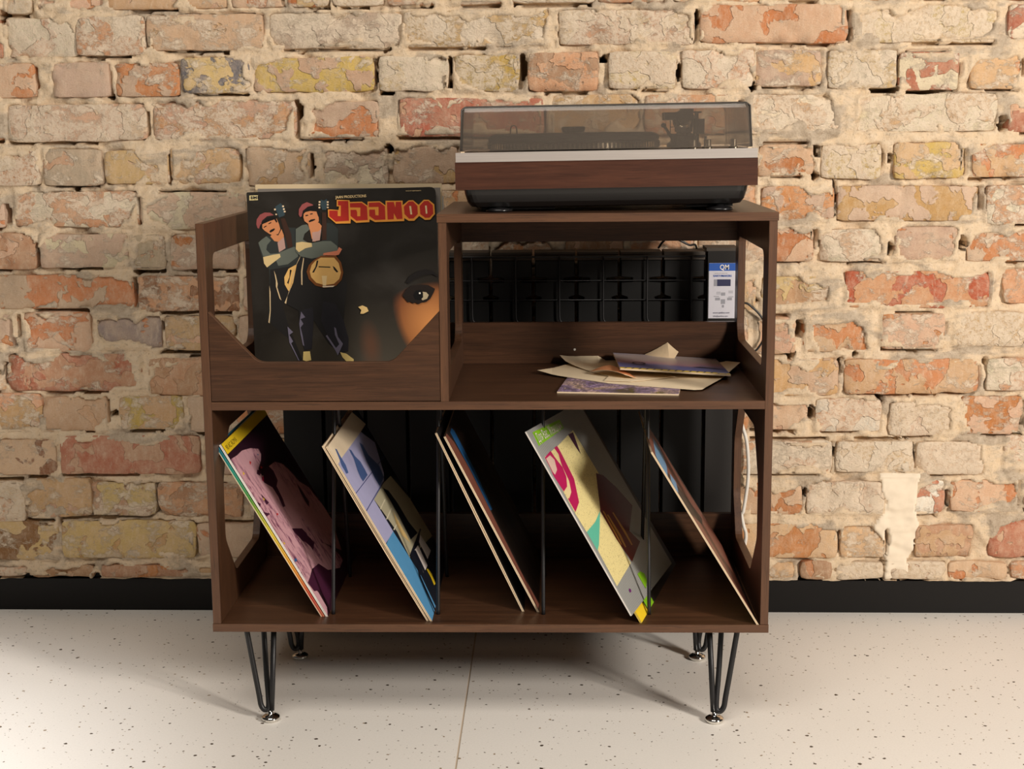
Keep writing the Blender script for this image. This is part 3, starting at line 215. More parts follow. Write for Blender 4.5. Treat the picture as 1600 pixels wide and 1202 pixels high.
ART_MAG=[('lime',[(0.0248,0.3396),(0.1866,0.3354),(0.1848,0.3187),(0.0181,0.3147)]),('butter',[(0.0168,0.2944),(0.1094,0.2984),(0.2235,0.307),(0.2256,0.264),(0.2284,0.2174),(0.1434,0.1692),(0.1281,0.165),(0.1323,0.0608),(0.0081,0.0522),(0.0152,0.1183),(0.008,0.1865),(0.01,0.2144)]),('magenta',[(0.0154,0.2936),(0.0584,0.2977),(0.0612,0.2841),(0.0706,0.2627),(0.0624,0.2472),(0.0405,0.2328),(0.0129,0.2295),(0.0082,0.2613),(0.0131,0.275)]),('dustpink',[(0.0185,0.2908),(0.0444,0.2919),(0.0529,0.2816),(0.0385,0.2653),(0.0169,0.2604),(0.0141,0.2663)]),('magenta',[(0.0821,0.2983),(0.1016,0.2989),(0.1014,0.2846),(0.0925,0.2362),(0.0538,0.1996),(0.0124,0.1909),(0.0128,0.2158),(0.0314,0.2199),(0.0446,0.2211),(0.0635,0.2383),(0.0713,0.2669),(0.0854,0.2857)]),('sand',[(0.075,0.2961),(0.0825,0.2841),(0.0713,0.2669),(0.0635,0.2383),(0.0446,0.2211),(0.0176,0.2146),(0.0149,0.2291),(0.0405,0.2328),(0.0624,0.2472),(0.0709,0.2648),(0.0744,0.2836)]),('teal',[(0.1281,0.165),(0.0714,0.1398),(0.0333,0.1235),(0.0115,0.1183),(0.0117,0.1534),(0.0757,0.1562)]),('plum',[(0.1851,0.305),(0.217,0.3036),(0.1931,0.2637),(0.1892,0.2736)]),('oxblood',[(0.2141,0.2206),(0.2449,0.2092),(0.2783,0.1761),(0.3071,0.1317),(0.215,0.1023),(0.2381,0.0743),(0.1404,0.0606),(0.128,0.1082),(0.1277,0.163)]),('ochre',[(0.1496,0.1512),(0.1562,0.1506),(0.1603,0.1081),(0.1535,0.0866),(0.1468,0.0873)]),('ochre',[(0.1817,0.1475),(0.1885,0.1468),(0.1949,0.1011),(0.1909,0.0806),(0.1841,0.0814)]),('ochre',[(0.1379,0.1604),(0.1444,0.1605),(0.1434,0.1189),(0.1388,0.0948),(0.1337,0.0962)]),('lime',[(0.1321,0.0388),(0.1523,0.0382),(0.1671,0.0296),(0.1621,0.0183),(0.1319,0.0095)]),('purple',[(0.0544,0.0341),(0.0598,0.0304),(0.0558,0.0266),(0.0482,0.0279),(0.0489,0.0313)])]
ART_RUST=[('rust',[(-0.0317,0.3535),(0.2867,0.3326),(0.489,0.2779),(0.2997,0.2079),(0.3272,0.1165),(0.1258,0.158),(-0.0682,0.2212),(-0.0413,0.0173),(0.3548,0.0396)]),('sky',[(0.2439,0.3081),(0.2547,0.2848),(0.2246,0.2742),(0.1303,0.2758),(-0.0036,0.2932),(-0.034,0.3046),(0.0154,0.3244),(0.0316,0.3275)]),('sky',[(0.1038,0.2704),(0.1215,0.2468),(0.0174,0.2562),(-0.0147,0.2654),(0.0169,0.2799)])]
ART_JAANOO=[('jtag',[(0.005,0.3224),(0.0199,0.3222),(0.0194,0.314),(0.0045,0.3141)]),('denim',[(0.0162,0.2393),(0.0222,0.2461),(0.0337,0.2527),(0.0486,0.2439),(0.0628,0.2491),(0.0706,0.2654),(0.0831,0.2644),(0.0842,0.2291),(0.0779,0.2154),(0.0863,0.2152),(0.0891,0.2145),(0.0784,0.1953),(0.0722,0.1695),(0.06,0.1536),(0.0528,0.1408),(0.0311,0.1021),(0.0262,0.1023),(0.0328,0.1658),(0.0326,0.195),(0.0294,0.1973),(0.023,0.2086)]),('coatdark',[(0.0342,0.1933),(0.0638,0.1974),(0.0785,0.1986),(0.0722,0.1695),(0.0608,0.1373),(0.0538,0.1277),(0.062,0.0948),(0.0836,0.0334),(0.0786,0.0319),(0.0608,0.0718),(0.031,0.0989)]),('blueg',[(0.0163,0.2407),(0.0236,0.2467),(0.0308,0.2514),(0.0388,0.2442),(0.0314,0.2361),(0.0296,0.2279),(0.0362,0.2208),(0.0503,0.2217),(0.0674,0.2282),(0.0787,0.232),(0.0842,0.2291),(0.0849,0.2152),(0.0661,0.2019),(0.0492,0.1996),(0.0443,0.2136),(0.0235,0.217)]),('skin',[(0.0378,0.2512),(0.0422,0.2552),(0.0518,0.2522),(0.058,0.263),(0.0616,0.2519),(0.0594,0.2367),(0.0513,0.2411),(0.0444,0.2427)]),('shirt',[(0.0498,0.2398),(0.0614,0.2491),(0.0633,0.2297),(0.0518,0.2231)]),('skin',[(0.0222,0.2737),(0.0407,0.2801),(0.0505,0.2812),(0.0542,0.2714),(0.0559,0.2631),(0.052,0.2549),(0.0435,0.2524),(0.0366,0.2553),(0.0285,0.2611),(0.0246,0.2654)]),('hair',[(0.0205,0.2669),(0.0237,0.275),(0.0339,0.283),(0.0479,0.2854),(0.0516,0.2756),(0.0495,0.2743),(0.0463,0.2799),(0.0378,0.2774),(0.0249,0.2722),(0.0246,0.2654),(0.0223,0.2627)]),('hair',[(0.0366,0.2595),(0.0391,0.2622),(0.0455,0.2648),(0.0468,0.2633),(0.0438,0.26),(0.0381,0.2574)]),('hair',[(0.0268,0.2674),(0.0318,0.27),(0.0324,0.2686),(0.0277,0.266)]),('hair',[(0.0355,0.2733),(0.0405,0.2759),(0.0411,0.2743),(0.0361,0.2719)]),('cap',[(0.0145,0.2725),(0.0156,0.2808),(0.0216,0.2889),(0.0302,0.2925),(0.0399,0.2918),(0.0459,0.2875),(0.034,0.2858),(0.0253,0.2791),(0.0206,0.2696),(0.019,0.2648),(0.0162,0.2663)]),('forearm',[(0.0234,0.2156),(0.0418,0.2192),(0.053,0.2203),(0.0541,0.2147),(0.0425,0.2067),(0.0294,0.1973),(0.0245,0.2044)]),('neckwood',[(0.0575,0.281),(0.0645,0.2821),(0.0743,0.2543),(0.076,0.2321),(0.0675,0.2296),(0.0631,0.2546)]),('headstock',[(0.0488,0.3019),(0.0588,0.3078),(0.0654,0.3),(0.0647,0.2863),(0.0548,0.2831),(0.0505,0.2949)]),('knob',[(0.0469,0.2985),(0.05,0.2987),(0.0498,0.2956),(0.0468,0.2957)]),('knob',[(0.0614,0.3036),(0.0644,0.3035),(0.0643,0.3007),(0.0612,0.3008)]),('knob',[(0.0625,0.2987),(0.0656,0.2986),(0.0655,0.2959),(0.0624,0.296)]),('knob',[(0.0637,0.2943),(0.0668,0.2942),(0.0666,0.2917),(0.0636,0.2918)]),('knob',[(0.0488,0.2898),(0.0516,0.2897),(0.0515,0.2875),(0.0487,0.2876)]),('guitar',[(0.0819,0.2017),(0.0669,0.194),(0.0588,0.1797),(0.059,0.1667),(0.0649,0.1551),(0.0771,0.1694),(0.0815,0.1936)]),('hair',[(0.0692,0.1924),(0.0725,0.1915),(0.0695,0.181),(0.0655,0.1673),(0.0632,0.1698),(0.0678,0.1794)]),('coatdark',[(0.0891,0.2145),(0.1021,0.2141),(0.1571,0.2061),(0.1682,0.162),(0.159,0.102),(0.1657,0.0691),(0.1631,0.0478),(0.1499,0.0449),(0.131,0.0618),(0.1188,0.0818),(0.1067,0.1034),(0.101,0.0544),(0.0878,0.0531),(0.0825,0.0795),(0.0813,0.1204),(0.0574,0.1341),(0.0738,0.1695),(0.0819,0.2017)]),('trouser',[(0.0845,0.1203),(0.1061,0.1263),(0.1067,0.1034),(0.101,0.0527),(0.0878,0.0514),(0.0825,0.0795),(0.081,0.0975)]),('trouser',[(0.1245,0.1356),(0.1456,0.1317),(0.159,0.102),(0.1665,0.0691),(0.1648,0.0478),(0.1482,0.0433),(0.1407,0.0599),(0.1284,0.0783),(0.1197,0.103)]),('lilac',[(0.0853,0.1187),(0.0922,0.1087),(0.0838,0.1056),(0.0883,0.0973),(0.0831,0.0909),(0.0857,0.0778),(0.0881,0.058),(0.0857,0.0597),(0.0825,0.0795),(0.081,0.0975)]),('lilac',[(0.1421,0.0902),(0.1452,0.0876),(0.1479,0.0728),(0.1563,0.0603),(0.1464,0.04),(0.1419,0.05),(0.1266,0.075),(0.1292,0.0766),(0.1437,0.0532),(0.1497,0.0597),(0.1431,0.0762)]),('lilac',[(0.0602,0.0932),(0.0696,0.0831),(0.0628,0.0784),(0.0688,0.0667),(0.0653,0.0635),(0.0786,0.0319),(0.0762,0.0336),(0.0621,0.0652)]),('shoe',[(0.086,0.0482),(0.0975,0.0487),(0.0992,0.033),(0.0901,0.0313),(0.0844,0.0334)]),('shoe',[(0.1507,0.0457),(0.1613,0.0429),(0.174,0.0327),(0.1738,0.0291),(0.1607,0.0294),(0.1544,0.0365)]),('edge',[(0.0888,0.2161),(0.0873,0.2113),(0.0784,0.1953),(0.0742,0.1776),(0.0629,0.147),(0.0597,0.1328),(0.0571,0.135),(0.0684,0.1583),(0.0746,0.1857),(0.082,0.2033)]),('edge',[(0.0319,0.1658),(0.0335,0.1543),(0.0321,0.1218),(0.029,0.0997),(0.027,0.1014),(0.0305,0.1218)]),('edge',[(0.0414,0.1915),(0.0443,0.1833),(0.0468,0.1686),(0.0457,0.1621),(0.0519,0.1392),(0.0488,0.1425),(0.0433,0.1638),(0.0438,0.1736)]),('edge',[(0.0939,0.2127),(0.0951,0.2111),(0.0911,0.1885),(0.09,0.165),(0.088,0.1659),(0.0886,0.1886)]),('blueg',[(0.083,0.2623),(0.0945,0.2689),(0.1029,0.27),(0.1081,0.2616),(0.0979,0.2536),(0.0947,0.244),(0.1055,0.2368),(0.128,0.2403),(0.142,0.2413),(0.1541,0.2327),(0.1551,0.223),(0.1282,0.214),(0.1084,0.2104),(0.0891,0.2151),(0.0811,0.2237)]),('denim',[(0.1273,0.2555),(0.1378,0.2718),(0.1475,0.2701),(0.1568,0.2602),(0.1554,0.2299),(0.1433,0.2399),(0.128,0.2403)]),('skin',[(0.105,0.27),(0.1239,0.2722),(0.1285,0.2665),(0.1243,0.2501),(0.1154,0.2393),(0.1101,0.245),(0.1074,0.2616)]),('shirt',[(0.1113,0.256),(0.1218,0.2571),(0.1276,0.261),(0.1239,0.2418),(0.1112,0.2397)]),('skin',[(0.0967,0.2853),(0.0997,0.2908),(0.118,0.2944),(0.1239,0.2873),(0.124,0.2749),(0.1181,0.2668),(0.1111,0.2663),(0.1044,0.2714),(0.099,0.2756)]),('hair',[(0.0945,0.2827),(0.0963,0.2922),(0.1072,0.3015),(0.1184,0.3026),(0.1263,0.2927),(0.1263,0.279),(0.123,0.2832),(0.1206,0.2915),(0.104,0.2934),(0.0982,0.2881),(0.097,0.2785)]),('hair',[(0.106,0.2754),(0.1103,0.2781),(0.1173,0.279),(0.1179,0.2772),(0.1129,0.275),(0.1072,0.2733)]),('hair',[(0.1009,0.2859),(0.1058,0.2865),(0.1061,0.2848),(0.1015,0.2838)]),('hair',[(0.1091,0.288),(0.1136,0.289),(0.1142,0.2873),(0.1095,0.2864)]),('cap',[(0.0894,0.2869),(0.0903,0.2965),(0.0962,0.3046),(0.1047,0.3082),(0.1143,0.3041),(0.1156,0.3024),(0.1057,0.3002),(0.0971,0.2936),(0.0945,0.284),(0.0917,0.2827)]),('forearm',[(0.0826,0.2388),(0.0931,0.2402),(0.1097,0.2374),(0.1101,0.2311),(0.0981,0.2287),(0.0866,0.2221),(0.0816,0.2278)]),('hand',[(0.1298,0.2195),(0.1537,0.223),(0.1568,0.2291),(0.1622,0.2255),(0.1562,0.216),(0.1505,0.2148),(0.1283,0.2161)]),('neckwood',[(0.1303,0.2899),(0.1379,0.2897),(0.1358,0.2429),(0.1281,0.2417)]),('headstock',[(0.1292,0.3119),(0.134,0.3097),(0.1397,0.3129),(0.1407,0.3047),(0.1374,0.2938),(0.1305,0.294),(0.1282,0.3037)]),('knob',[(0.1254,0.3093),(0.1284,0.3092),(0.1283,0.3064),(0.1252,0.3065)]),('knob',[(0.1249,0.3045),(0.1279,0.3044),(0.1278,0.3016),(0.1247,0.3017)]),('knob',[(0.1246,0.2997),(0.1277,0.2996),(0.1276,0.2968),(0.1245,0.2969)]),('knob',[(0.1395,0.3086),(0.1426,0.3085),(0.1424,0.3057),(0.1394,0.3058)]),('knob',[(0.1393,0.304),(0.1423,0.304),(0.1422,0.3012),(0.1392,0.3013)]),('knob',[(0.1391,0.2992),(0.1421,0.2992),(0.142,0.2967),(0.139,0.2968)]),('sunburst',[(0.1116,0.2074),(0.125,0.2151),(0.151,0.2144),(0.1594,0.2028),(0.1627,0.1849),(0.1589,0.172),(0.1486,0.1618),(0.1289,0.1591),(0.1128,0.1636),(0.1019,0.1752),(0.0984,0.1883),(0.103,0.1995)]),('guitar',[(0.1148,0.2065),(0.1248,0.2119),(0.1476,0.2112),(0.1553,0.2013),(0.1586,0.185),(0.1549,0.1738),(0.1455,0.1659),(0.1291,0.1639),(0.1146,0.1684),(0.1061,0.1784),(0.1041,0.1881),(0.1079,0.1994)]),('hair',[(0.1173,0.2072),(0.12,0.2068),(0.1176,0.1975),(0.1114,0.1863),(0.1081,0.1864),(0.1143,0.196)]),('hair',[(0.1445,0.1967),(0.1477,0.195),(0.1538,0.1868),(0.1513,0.1852),(0.1466,0.1902)]),('hair',[(0.12,0.1971),(0.1404,0.1956),(0.1403,0.1939),(0.12,0.1953)]),('tail',[(0.1246,0.1803),(0.1339,0.18),(0.1315,0.163),(0.1258,0.1632)]),('cream',[(0.125,0.1624),(0.147,0.1626),(0.1436,0.1603),(0.1257,0.16)]),('hair',[(0.2703,0.1646),(0.278,0.1752),(0.2928,0.1838),(0.3073,0.1861),(0.3181,0.184),(0.326,0.1775),(0.3276,0.172),(0.3179,0.1777),(0.3034,0.1766),(0.2887,0.1713),(0.2757,0.1626)]),('eyedark',[(0.2643,0.1421),(0.2716,0.1528),(0.281,0.1592),(0.2955,0.1606),(0.3099,0.159),(0.3215,0.1523),(0.3189,0.1461),(0.3127,0.1354),(0.3052,0.1296),(0.298,0.1291),(0.2915,0.126),(0.2871,0.1294),(0.2825,0.1277),(0.2781,0.1309),(0.2735,0.1297),(0.2692,0.1356)]),('eyewhite',[(0.2978,0.1479),(0.3059,0.1466),(0.31,0.1418),(0.3069,0.1355),(0.299,0.1327),(0.2964,0.1358)]),('iris',[(0.2875,0.1496),(0.2961,0.1512),(0.3001,0.1466),(0.3001,0.1384),(0.2954,0.1331),(0.2864,0.1341),(0.2825,0.1425)]),('eyelight',[(0.2932,0.1468),(0.2959,0.1467),(0.2958,0.144),(0.2931,0.144)]),('straw',[(0.186,0.1243),(0.1934,0.1268),(0.2014,0.123),(0.2039,0.1165),(0.1946,0.1122),(0.1891,0.1124),(0.1912,0.1187)]),('orange',[(0.1408,0.2947),(0.1592,0.2931),(0.1604,0.2993),(0.1563,0.2994),(0.1568,0.3108),(0.179,0.3094),(0.1794,0.3063),(0.2001,0.3063),(0.2099,0.2992),(0.2102,0.3061),(0.2313,0.3061),(0.241,0.2987),(0.2413,0.3065),(0.2709,0.3059),(0.2706,0.2981),(0.2813,0.306),(0.2889,0.3061),(0.2983,0.298),(0.3076,0.3064),(0.3159,0.3061),(0.3253,0.2979),(0.3258,0.2814),(0.3174,0.272),(0.3084,0.2716),(0.2985,0.2788),(0.2896,0.2708),(0.2799,0.271),(0.2725,0.2761),(0.2723,0.2708),(0.2215,0.2704),(0.2123,0.2757),(0.2118,0.2707),(0.1888,0.2702),(0.1798,0.2774),(0.179,0.2695),(0.154,0.2698),(0.1406,0.2819)]),('titlered',[(0.1429,0.2927),(0.1578,0.292),(0.1573,0.2828),(0.1625,0.2823),(0.1636,0.3005),(0.1586,0.3011),(0.1589,0.3086),(0.1767,0.3081),(0.1766,0.274),(0.1534,0.2732),(0.1424,0.2826)]),('titlered',[(0.1793,0.3042),(0.2,0.3043),(0.2087,0.2974),(0.2092,0.2745),(0.1896,0.2736),(0.1796,0.2822),(0.18,0.2928),(0.1898,0.2925),(0.1914,0.2883),(0.1911,0.2814),(0.1965,0.2813),(0.1972,0.2961),(0.1793,0.2969)]),('titlered',[(0.2121,0.3039),(0.231,0.3042),(0.24,0.2969),(0.2398,0.2743),(0.2217,0.274),(0.212,0.2813),(0.2124,0.2922),(0.2224,0.292),(0.2228,0.2823),(0.2282,0.2818),(0.2288,0.2963),(0.2118,0.2965)]),('titlered',[(0.2435,0.3041),(0.2555,0.3041),(0.2579,0.2944),(0.259,0.3042),(0.2684,0.304),(0.2696,0.2748),(0.2599,0.2744),(0.2548,0.2848),(0.2544,0.2745),(0.2436,0.2741)]),('titlered',[(0.2725,0.2953),(0.2815,0.3041),(0.2888,0.3042),(0.2961,0.296),(0.2963,0.2823),(0.2887,0.2749),(0.2808,0.2747),(0.2732,0.2829)]),('sand',[(0.282,0.2964),(0.2851,0.2963),(0.2866,0.2819),(0.2835,0.2819)]),('titlered',[(0.3,0.2959),(0.3082,0.3042),(0.3152,0.3042),(0.3228,0.2966),(0.3231,0.2822),(0.3162,0.2755),(0.309,0.2753),(0.3005,0.2821)]),('sand',[(0.3093,0.2963),(0.3122,0.2962),(0.313,0.2825),(0.3102,0.2821)])]

# ------------------------------------------------------------------ materials
def brick_material():
    t = NT('weathered_brick')
    geo = t.n('ShaderNodeNewGeometry'); pos = geo.outputs['Position']
    ca = t.n('ShaderNodeAttribute'); ca.attribute_type = 'OBJECT'; ca.attribute_name = 'clay_colour'
    cb = t.n('ShaderNodeAttribute'); cb.attribute_type = 'OBJECT'; cb.attribute_name = 'chip_colour'
    wa = t.n('ShaderNodeAttribute'); wa.attribute_type = 'OBJECT'; wa.attribute_name = 'wash_amount'
    ch = t.n('ShaderNodeAttribute'); ch.attribute_type = 'OBJECT'; ch.attribute_name = 'chip_amount'
    oi = t.n('ShaderNodeObjectInfo')
    off = t.n('ShaderNodeVectorMath'); off.operation = 'SCALE'; t.l(oi.outputs['Random'], off.inputs['Scale']); off.inputs[0].default_value = (3.0, 1.0, 5.0)
    ad = t.n('ShaderNodeVectorMath'); ad.operation = 'ADD'; t.l(pos, ad.inputs[0]); t.l(off.outputs[0], ad.inputs[1]); lp = ad.outputs[0]
    # clay with slow tone variation
    f1 = t.noise(lp, 19, 8, 0.7, 0.2)
    clay = t.mix(t.step(f1, 0.3, 0.7), ca.outputs['Color'], t.mix(0.5, ca.outputs['Color'], rgba((216, 184, 152))))
    # chips: sharp-edged flakes of the second colour
    f2 = t.noise(lp, 21, 3.0, 0.5, 0.25)
    thr = t.math('SUBTRACT', 0.76, t.math('MULTIPLY', ch.outputs['Fac'], 0.42))
    chip = t.step(t.math('SUBTRACT', f2, thr), 0.0, 0.018)
    col = t.mix(chip, clay, cb.outputs['Color'])
    # lime wash smears, streaked
    sm = t.map(pos, (1.0, 1.0, 1.5))
    f3 = t.noise(sm, 24, 10, 0.72, 0.25)
    thr2 = t.math('SUBTRACT', 0.74, t.math('MULTIPLY', wa.outputs['Fac'], 0.40))
    wash = t.step(t.math('SUBTRACT', f3, thr2), -0.01, 0.06)
    ft = t.noise(pos, 130, 5, 0.7)
    wash2 = t.math('MULTIPLY', wash, t.step(ft, 0.28, 0.52))
    col = t.mix(t.math('MULTIPLY', wash2, 0.85), col, rgba((228, 210, 186)))
    # pale mineral bloom
    f4 = t.noise(lp, 34, 8, 0.75)
    col = t.mix(t.math('MULTIPLY', t.step(f4, 0.44, 0.70), 0.42), col, rgba((222, 196, 168)))
    f5 = t.noise(t.map(lp, (2.2, 2.2, 0.8)), 60, 7, 0.75); col = t.mix(t.math('MULTIPLY', t.step(f5, 0.50, 0.66), 0.35), col, rgba((228, 208, 182)))
    # fine scratches and grains
    gr = t.noise(t.map(pos, (1, 1, 3.2)), 240, 4, 0.7)
    col = t.mix(t.math('MULTIPLY', t.step(gr, 0.52, 0.75), 0.22), col, rgba((120, 80, 60)))
    sp = t.noise(pos, 420, 2, 0.5)
    col = t.mix(t.math('MULTIPLY', t.step(sp, 0.66, 0.76), 0.4), col, rgba((95, 66, 50)))
    t.base(col); t.set(Roughness=0.93, Specular_IOR_Level=0.2)
    hh = t.math('ADD', t.math('ADD', t.math('MULTIPLY', wash2, 0.5), t.math('MULTIPLY', gr, 0.7)), t.math('ADD', t.math('MULTIPLY', chip, -0.9), t.math('MULTIPLY', f4, 1.4)))
    t.bump(hh, 1.0, 0.0022)
    return t.m
def mortar_material():
    t = NT('lime_mortar'); geo = t.n('ShaderNodeNewGeometry'); pos = geo.outputs['Position']
    f1 = t.noise(t.map(pos, (1, 1, 2.2)), 9, 5, 0.6, 0.4)
    c = t.mix(t.step(f1, 0.50, 0.58), rgba((218, 192, 158)), rgba((172, 153, 130)))
    f2 = t.noise(pos, 60, 8, 0.75); c = t.mix(t.math('MULTIPLY', t.step(f2, 0.35, 0.7), 0.55), c, rgba((228, 212, 190)))
    f3 = t.noise(pos, 170, 5, 0.7); c = t.mix(t.math('MULTIPLY', t.step(f3, 0.55, 0.70), 0.5), c, rgba((128, 106, 84)))
    t.base(c); t.set(Roughness=0.97, Specular_IOR_Level=0.15)
    t.bump(t.math('ADD', f2, t.math('MULTIPLY', f3, 0.7)), 0.9, 0.003)
    return t.m
def wood(name, axis, dark=(46, 29, 18), light=(96, 63, 42), rough=0.36):
    t = NT(name); tc = t.n('ShaderNodeTexCoord'); v = tc.outputs['Object']
    s = {'x': (1.2, 22, 22), 'y': (22, 1.2, 22), 'z': (22, 22, 1.2)}[axis]; s2 = {'x': (6, 240, 240), 'y': (240, 6, 240), 'z': (240, 240, 6)}[axis]
    f = t.noise(t.map(v, s), 3.2, 5, 0.6, 0.6); g = t.noise(t.map(v, s2), 1.6, 4, 0.65)
    mx = t.math('ADD', t.math('MULTIPLY', f, 0.42), t.math('MULTIPLY', g, 0.58))
    c = t.ramp(mx, [(0.30, rgba(dark)), (0.5, rgba(tuple((a+b)/2 for a, b in zip(dark, light)))), (0.68, rgba(light))])
    c = t.mix(t.math('MULTIPLY', t.step(g, 0.55, 0.62), 0.6), c, rgba(tuple(x*0.6 for x in dark)))
    t.base(c); t.set(Roughness=rough, Specular_IOR_Level=0.45); t.bump(g, 0.25, 0.0004)
    return t.m
M_BRICK = brick_material(); M_MORTAR = mortar_material()
WX = wood('walnut_laminate_lengthwise', 'x'); WZ = wood('walnut_laminate_upright', 'z'); WY = wood('walnut_laminate_deep', 'x', rough=0.3)
EDGE_X = wood('walnut_edge_band', 'x', (66, 42, 27), (106, 72, 48), 0.45); EDGE_Z = wood('walnut_edge_band_upright', 'z', (66, 42, 27), (106, 72, 48), 0.45)
ROSE = wood('rosewood_veneer', 'x', (50, 28, 20), (92, 56, 40), 0.36)
BLACK_METAL = plain('black_powder_coat', (34, 33, 34), 0.42, 0.3)
BLACK_PLASTIC = plain('black_plastic', (22, 21, 21), 0.38); SATIN_BLACK = plain('satin_black_shell', (30, 28, 27), 0.33)
BLACK_MATT = plain('charcoal_plastic', (46, 44, 43), 0.6)
CHROME = plain('polished_chrome', (225, 222, 216), 0.08, 1.0); NICKEL = plain('brushed_nickel', (200, 190, 172), 0.22, 1.0)
def floor_material():
    t = NT('speckled_vinyl'); tc = t.n('ShaderNodeTexCoord'); v = tc.outputs['Object']
    base = t.mix(t.noise(v, 3, 3), rgba((234, 229, 221)), rgba((240, 235, 228)))
    base = t.mix(t.math('MULTIPLY', t.step(t.noise(v, 300, 3), 0.4, 0.7), 0.12), base, rgba((190, 180, 168)))
    c = base
    for sc, thr, cc, seed in ((46, 0.16, (74, 62, 50), 0.0), (72, 0.16, (98, 84, 70), 3.3), (58, 0.15, (150, 130, 104), 7.1), (120, 0.15, (150, 136, 120), 1.7)):
        vo = t.n('ShaderNodeTexVoronoi'); vo.inputs['Scale'].default_value = sc; vo.inputs['Randomness'].default_value = 1.0
        wv = t.n('ShaderNodeVectorMath'); wv.operation = 'ADD'; t.l(t.map(v, (1, 1.0, 1), (seed, seed, 0)), wv.inputs[0])
        nz = t.n('ShaderNodeTexNoise'); nz.inputs['Scale'].default_value = 220; t.l(v, nz.inputs['Vector'])
        sc2 = t.n('ShaderNodeVectorMath'); sc2.operation = 'SCALE'; sc2.inputs['Scale'].default_value = 0.0045; t.l(nz.outputs['Color'], sc2.inputs[0]); t.l(sc2.outputs[0], wv.inputs[1])
        t.l(wv.outputs[0], vo.inputs['Vector'])
        rnd = t.n('ShaderNodeSeparateColor'); t.l(vo.outputs['Color'], rnd.inputs[0])
        dot = t.math('LESS_THAN', vo.outputs['Distance'], t.math('MULTIPLY', rnd.outputs[1], thr))
        keep = t.math('LESS_THAN', rnd.outputs[0], 0.62)
        c = t.mix(t.math('MULTIPLY', dot, keep), c, rgba(cc))
    t.base(c); t.set(Roughness=0.42, Specular_IOR_Level=0.35)
    t.bump(t.noise(v, 350, 3), 0.12, 0.0004)
    return t.m
M_FLOOR = floor_material()
CARD = plain('raw_cardboard_edge', (222, 200, 168), 0.85)
CARD_W = plain('white_card_edge', (236, 230, 222), 0.7)
PAPER = plain('aged_cream_paper', (236, 216, 182), 0.8)
PRINT = {}
def pr(name, rough=0.4):
    if name not in PRINT: PRINT[name] = plain('print_' + name, PAL[name], rough, 0.0)
    return PRINT[name]
PAL = dict(pink=(206, 158, 166), plum=(66, 26, 50), red=(190, 30, 34), yellow=(236, 200, 40), crimson=(170, 24, 70), blue=(40, 96, 150),
 bluebright=(84, 146, 190), lavender=(168, 166, 200), cream=(228, 208, 178), lineblue=(70, 74, 120), slate=(70, 92, 140), news=(176, 168, 140), newsline=(216, 206, 178), navy=(18, 22, 34), straw=(212, 180, 120), white=(226, 214, 206),
 rust=(124, 74, 60), umber=(44, 30, 20), lime=(128, 184, 30), butter=(226, 210, 148), magenta=(176, 24, 84), dustpink=(206, 176, 160), sand=(222, 200, 150), teal=(94, 182, 156), oxblood=(86, 24, 20), ochre=(158, 110, 40), purple=(100, 30, 100),
 sky=(110, 150, 184), jtag=(238, 220, 160), denim=(44, 48, 46), coatdark=(31, 29, 28), blueg=(92, 97, 88), skin=(196, 128, 84), shirt=(176, 140, 128), hair=(20, 16, 15), cap=(142, 74, 72), forearm=(206, 180, 128), neckwood=(58, 36, 26), headstock=(50, 66, 72), knob=(222, 196, 160), guitar=(222, 176, 104), trouser=(36, 34, 38), lilac=(106, 100, 116), shoe=(216, 190, 120), edge=(206, 180, 140), hand=(200, 120, 90), sunburst=(120, 70, 30), tail=(236, 206, 150), eyedark=(30, 22, 18), eyewhite=(176, 160, 130), iris=(10, 8, 8), eyelight=(240, 236, 224), orange=(226, 150, 60), titlered=(176, 42, 32))

# ------------------------------------------------------------------ the setting
WALL_M = Matrix.Translation((0, 0.5934, 0)) @ Matrix.Rotation(math.atan(-0.00716), 4, 'Z')
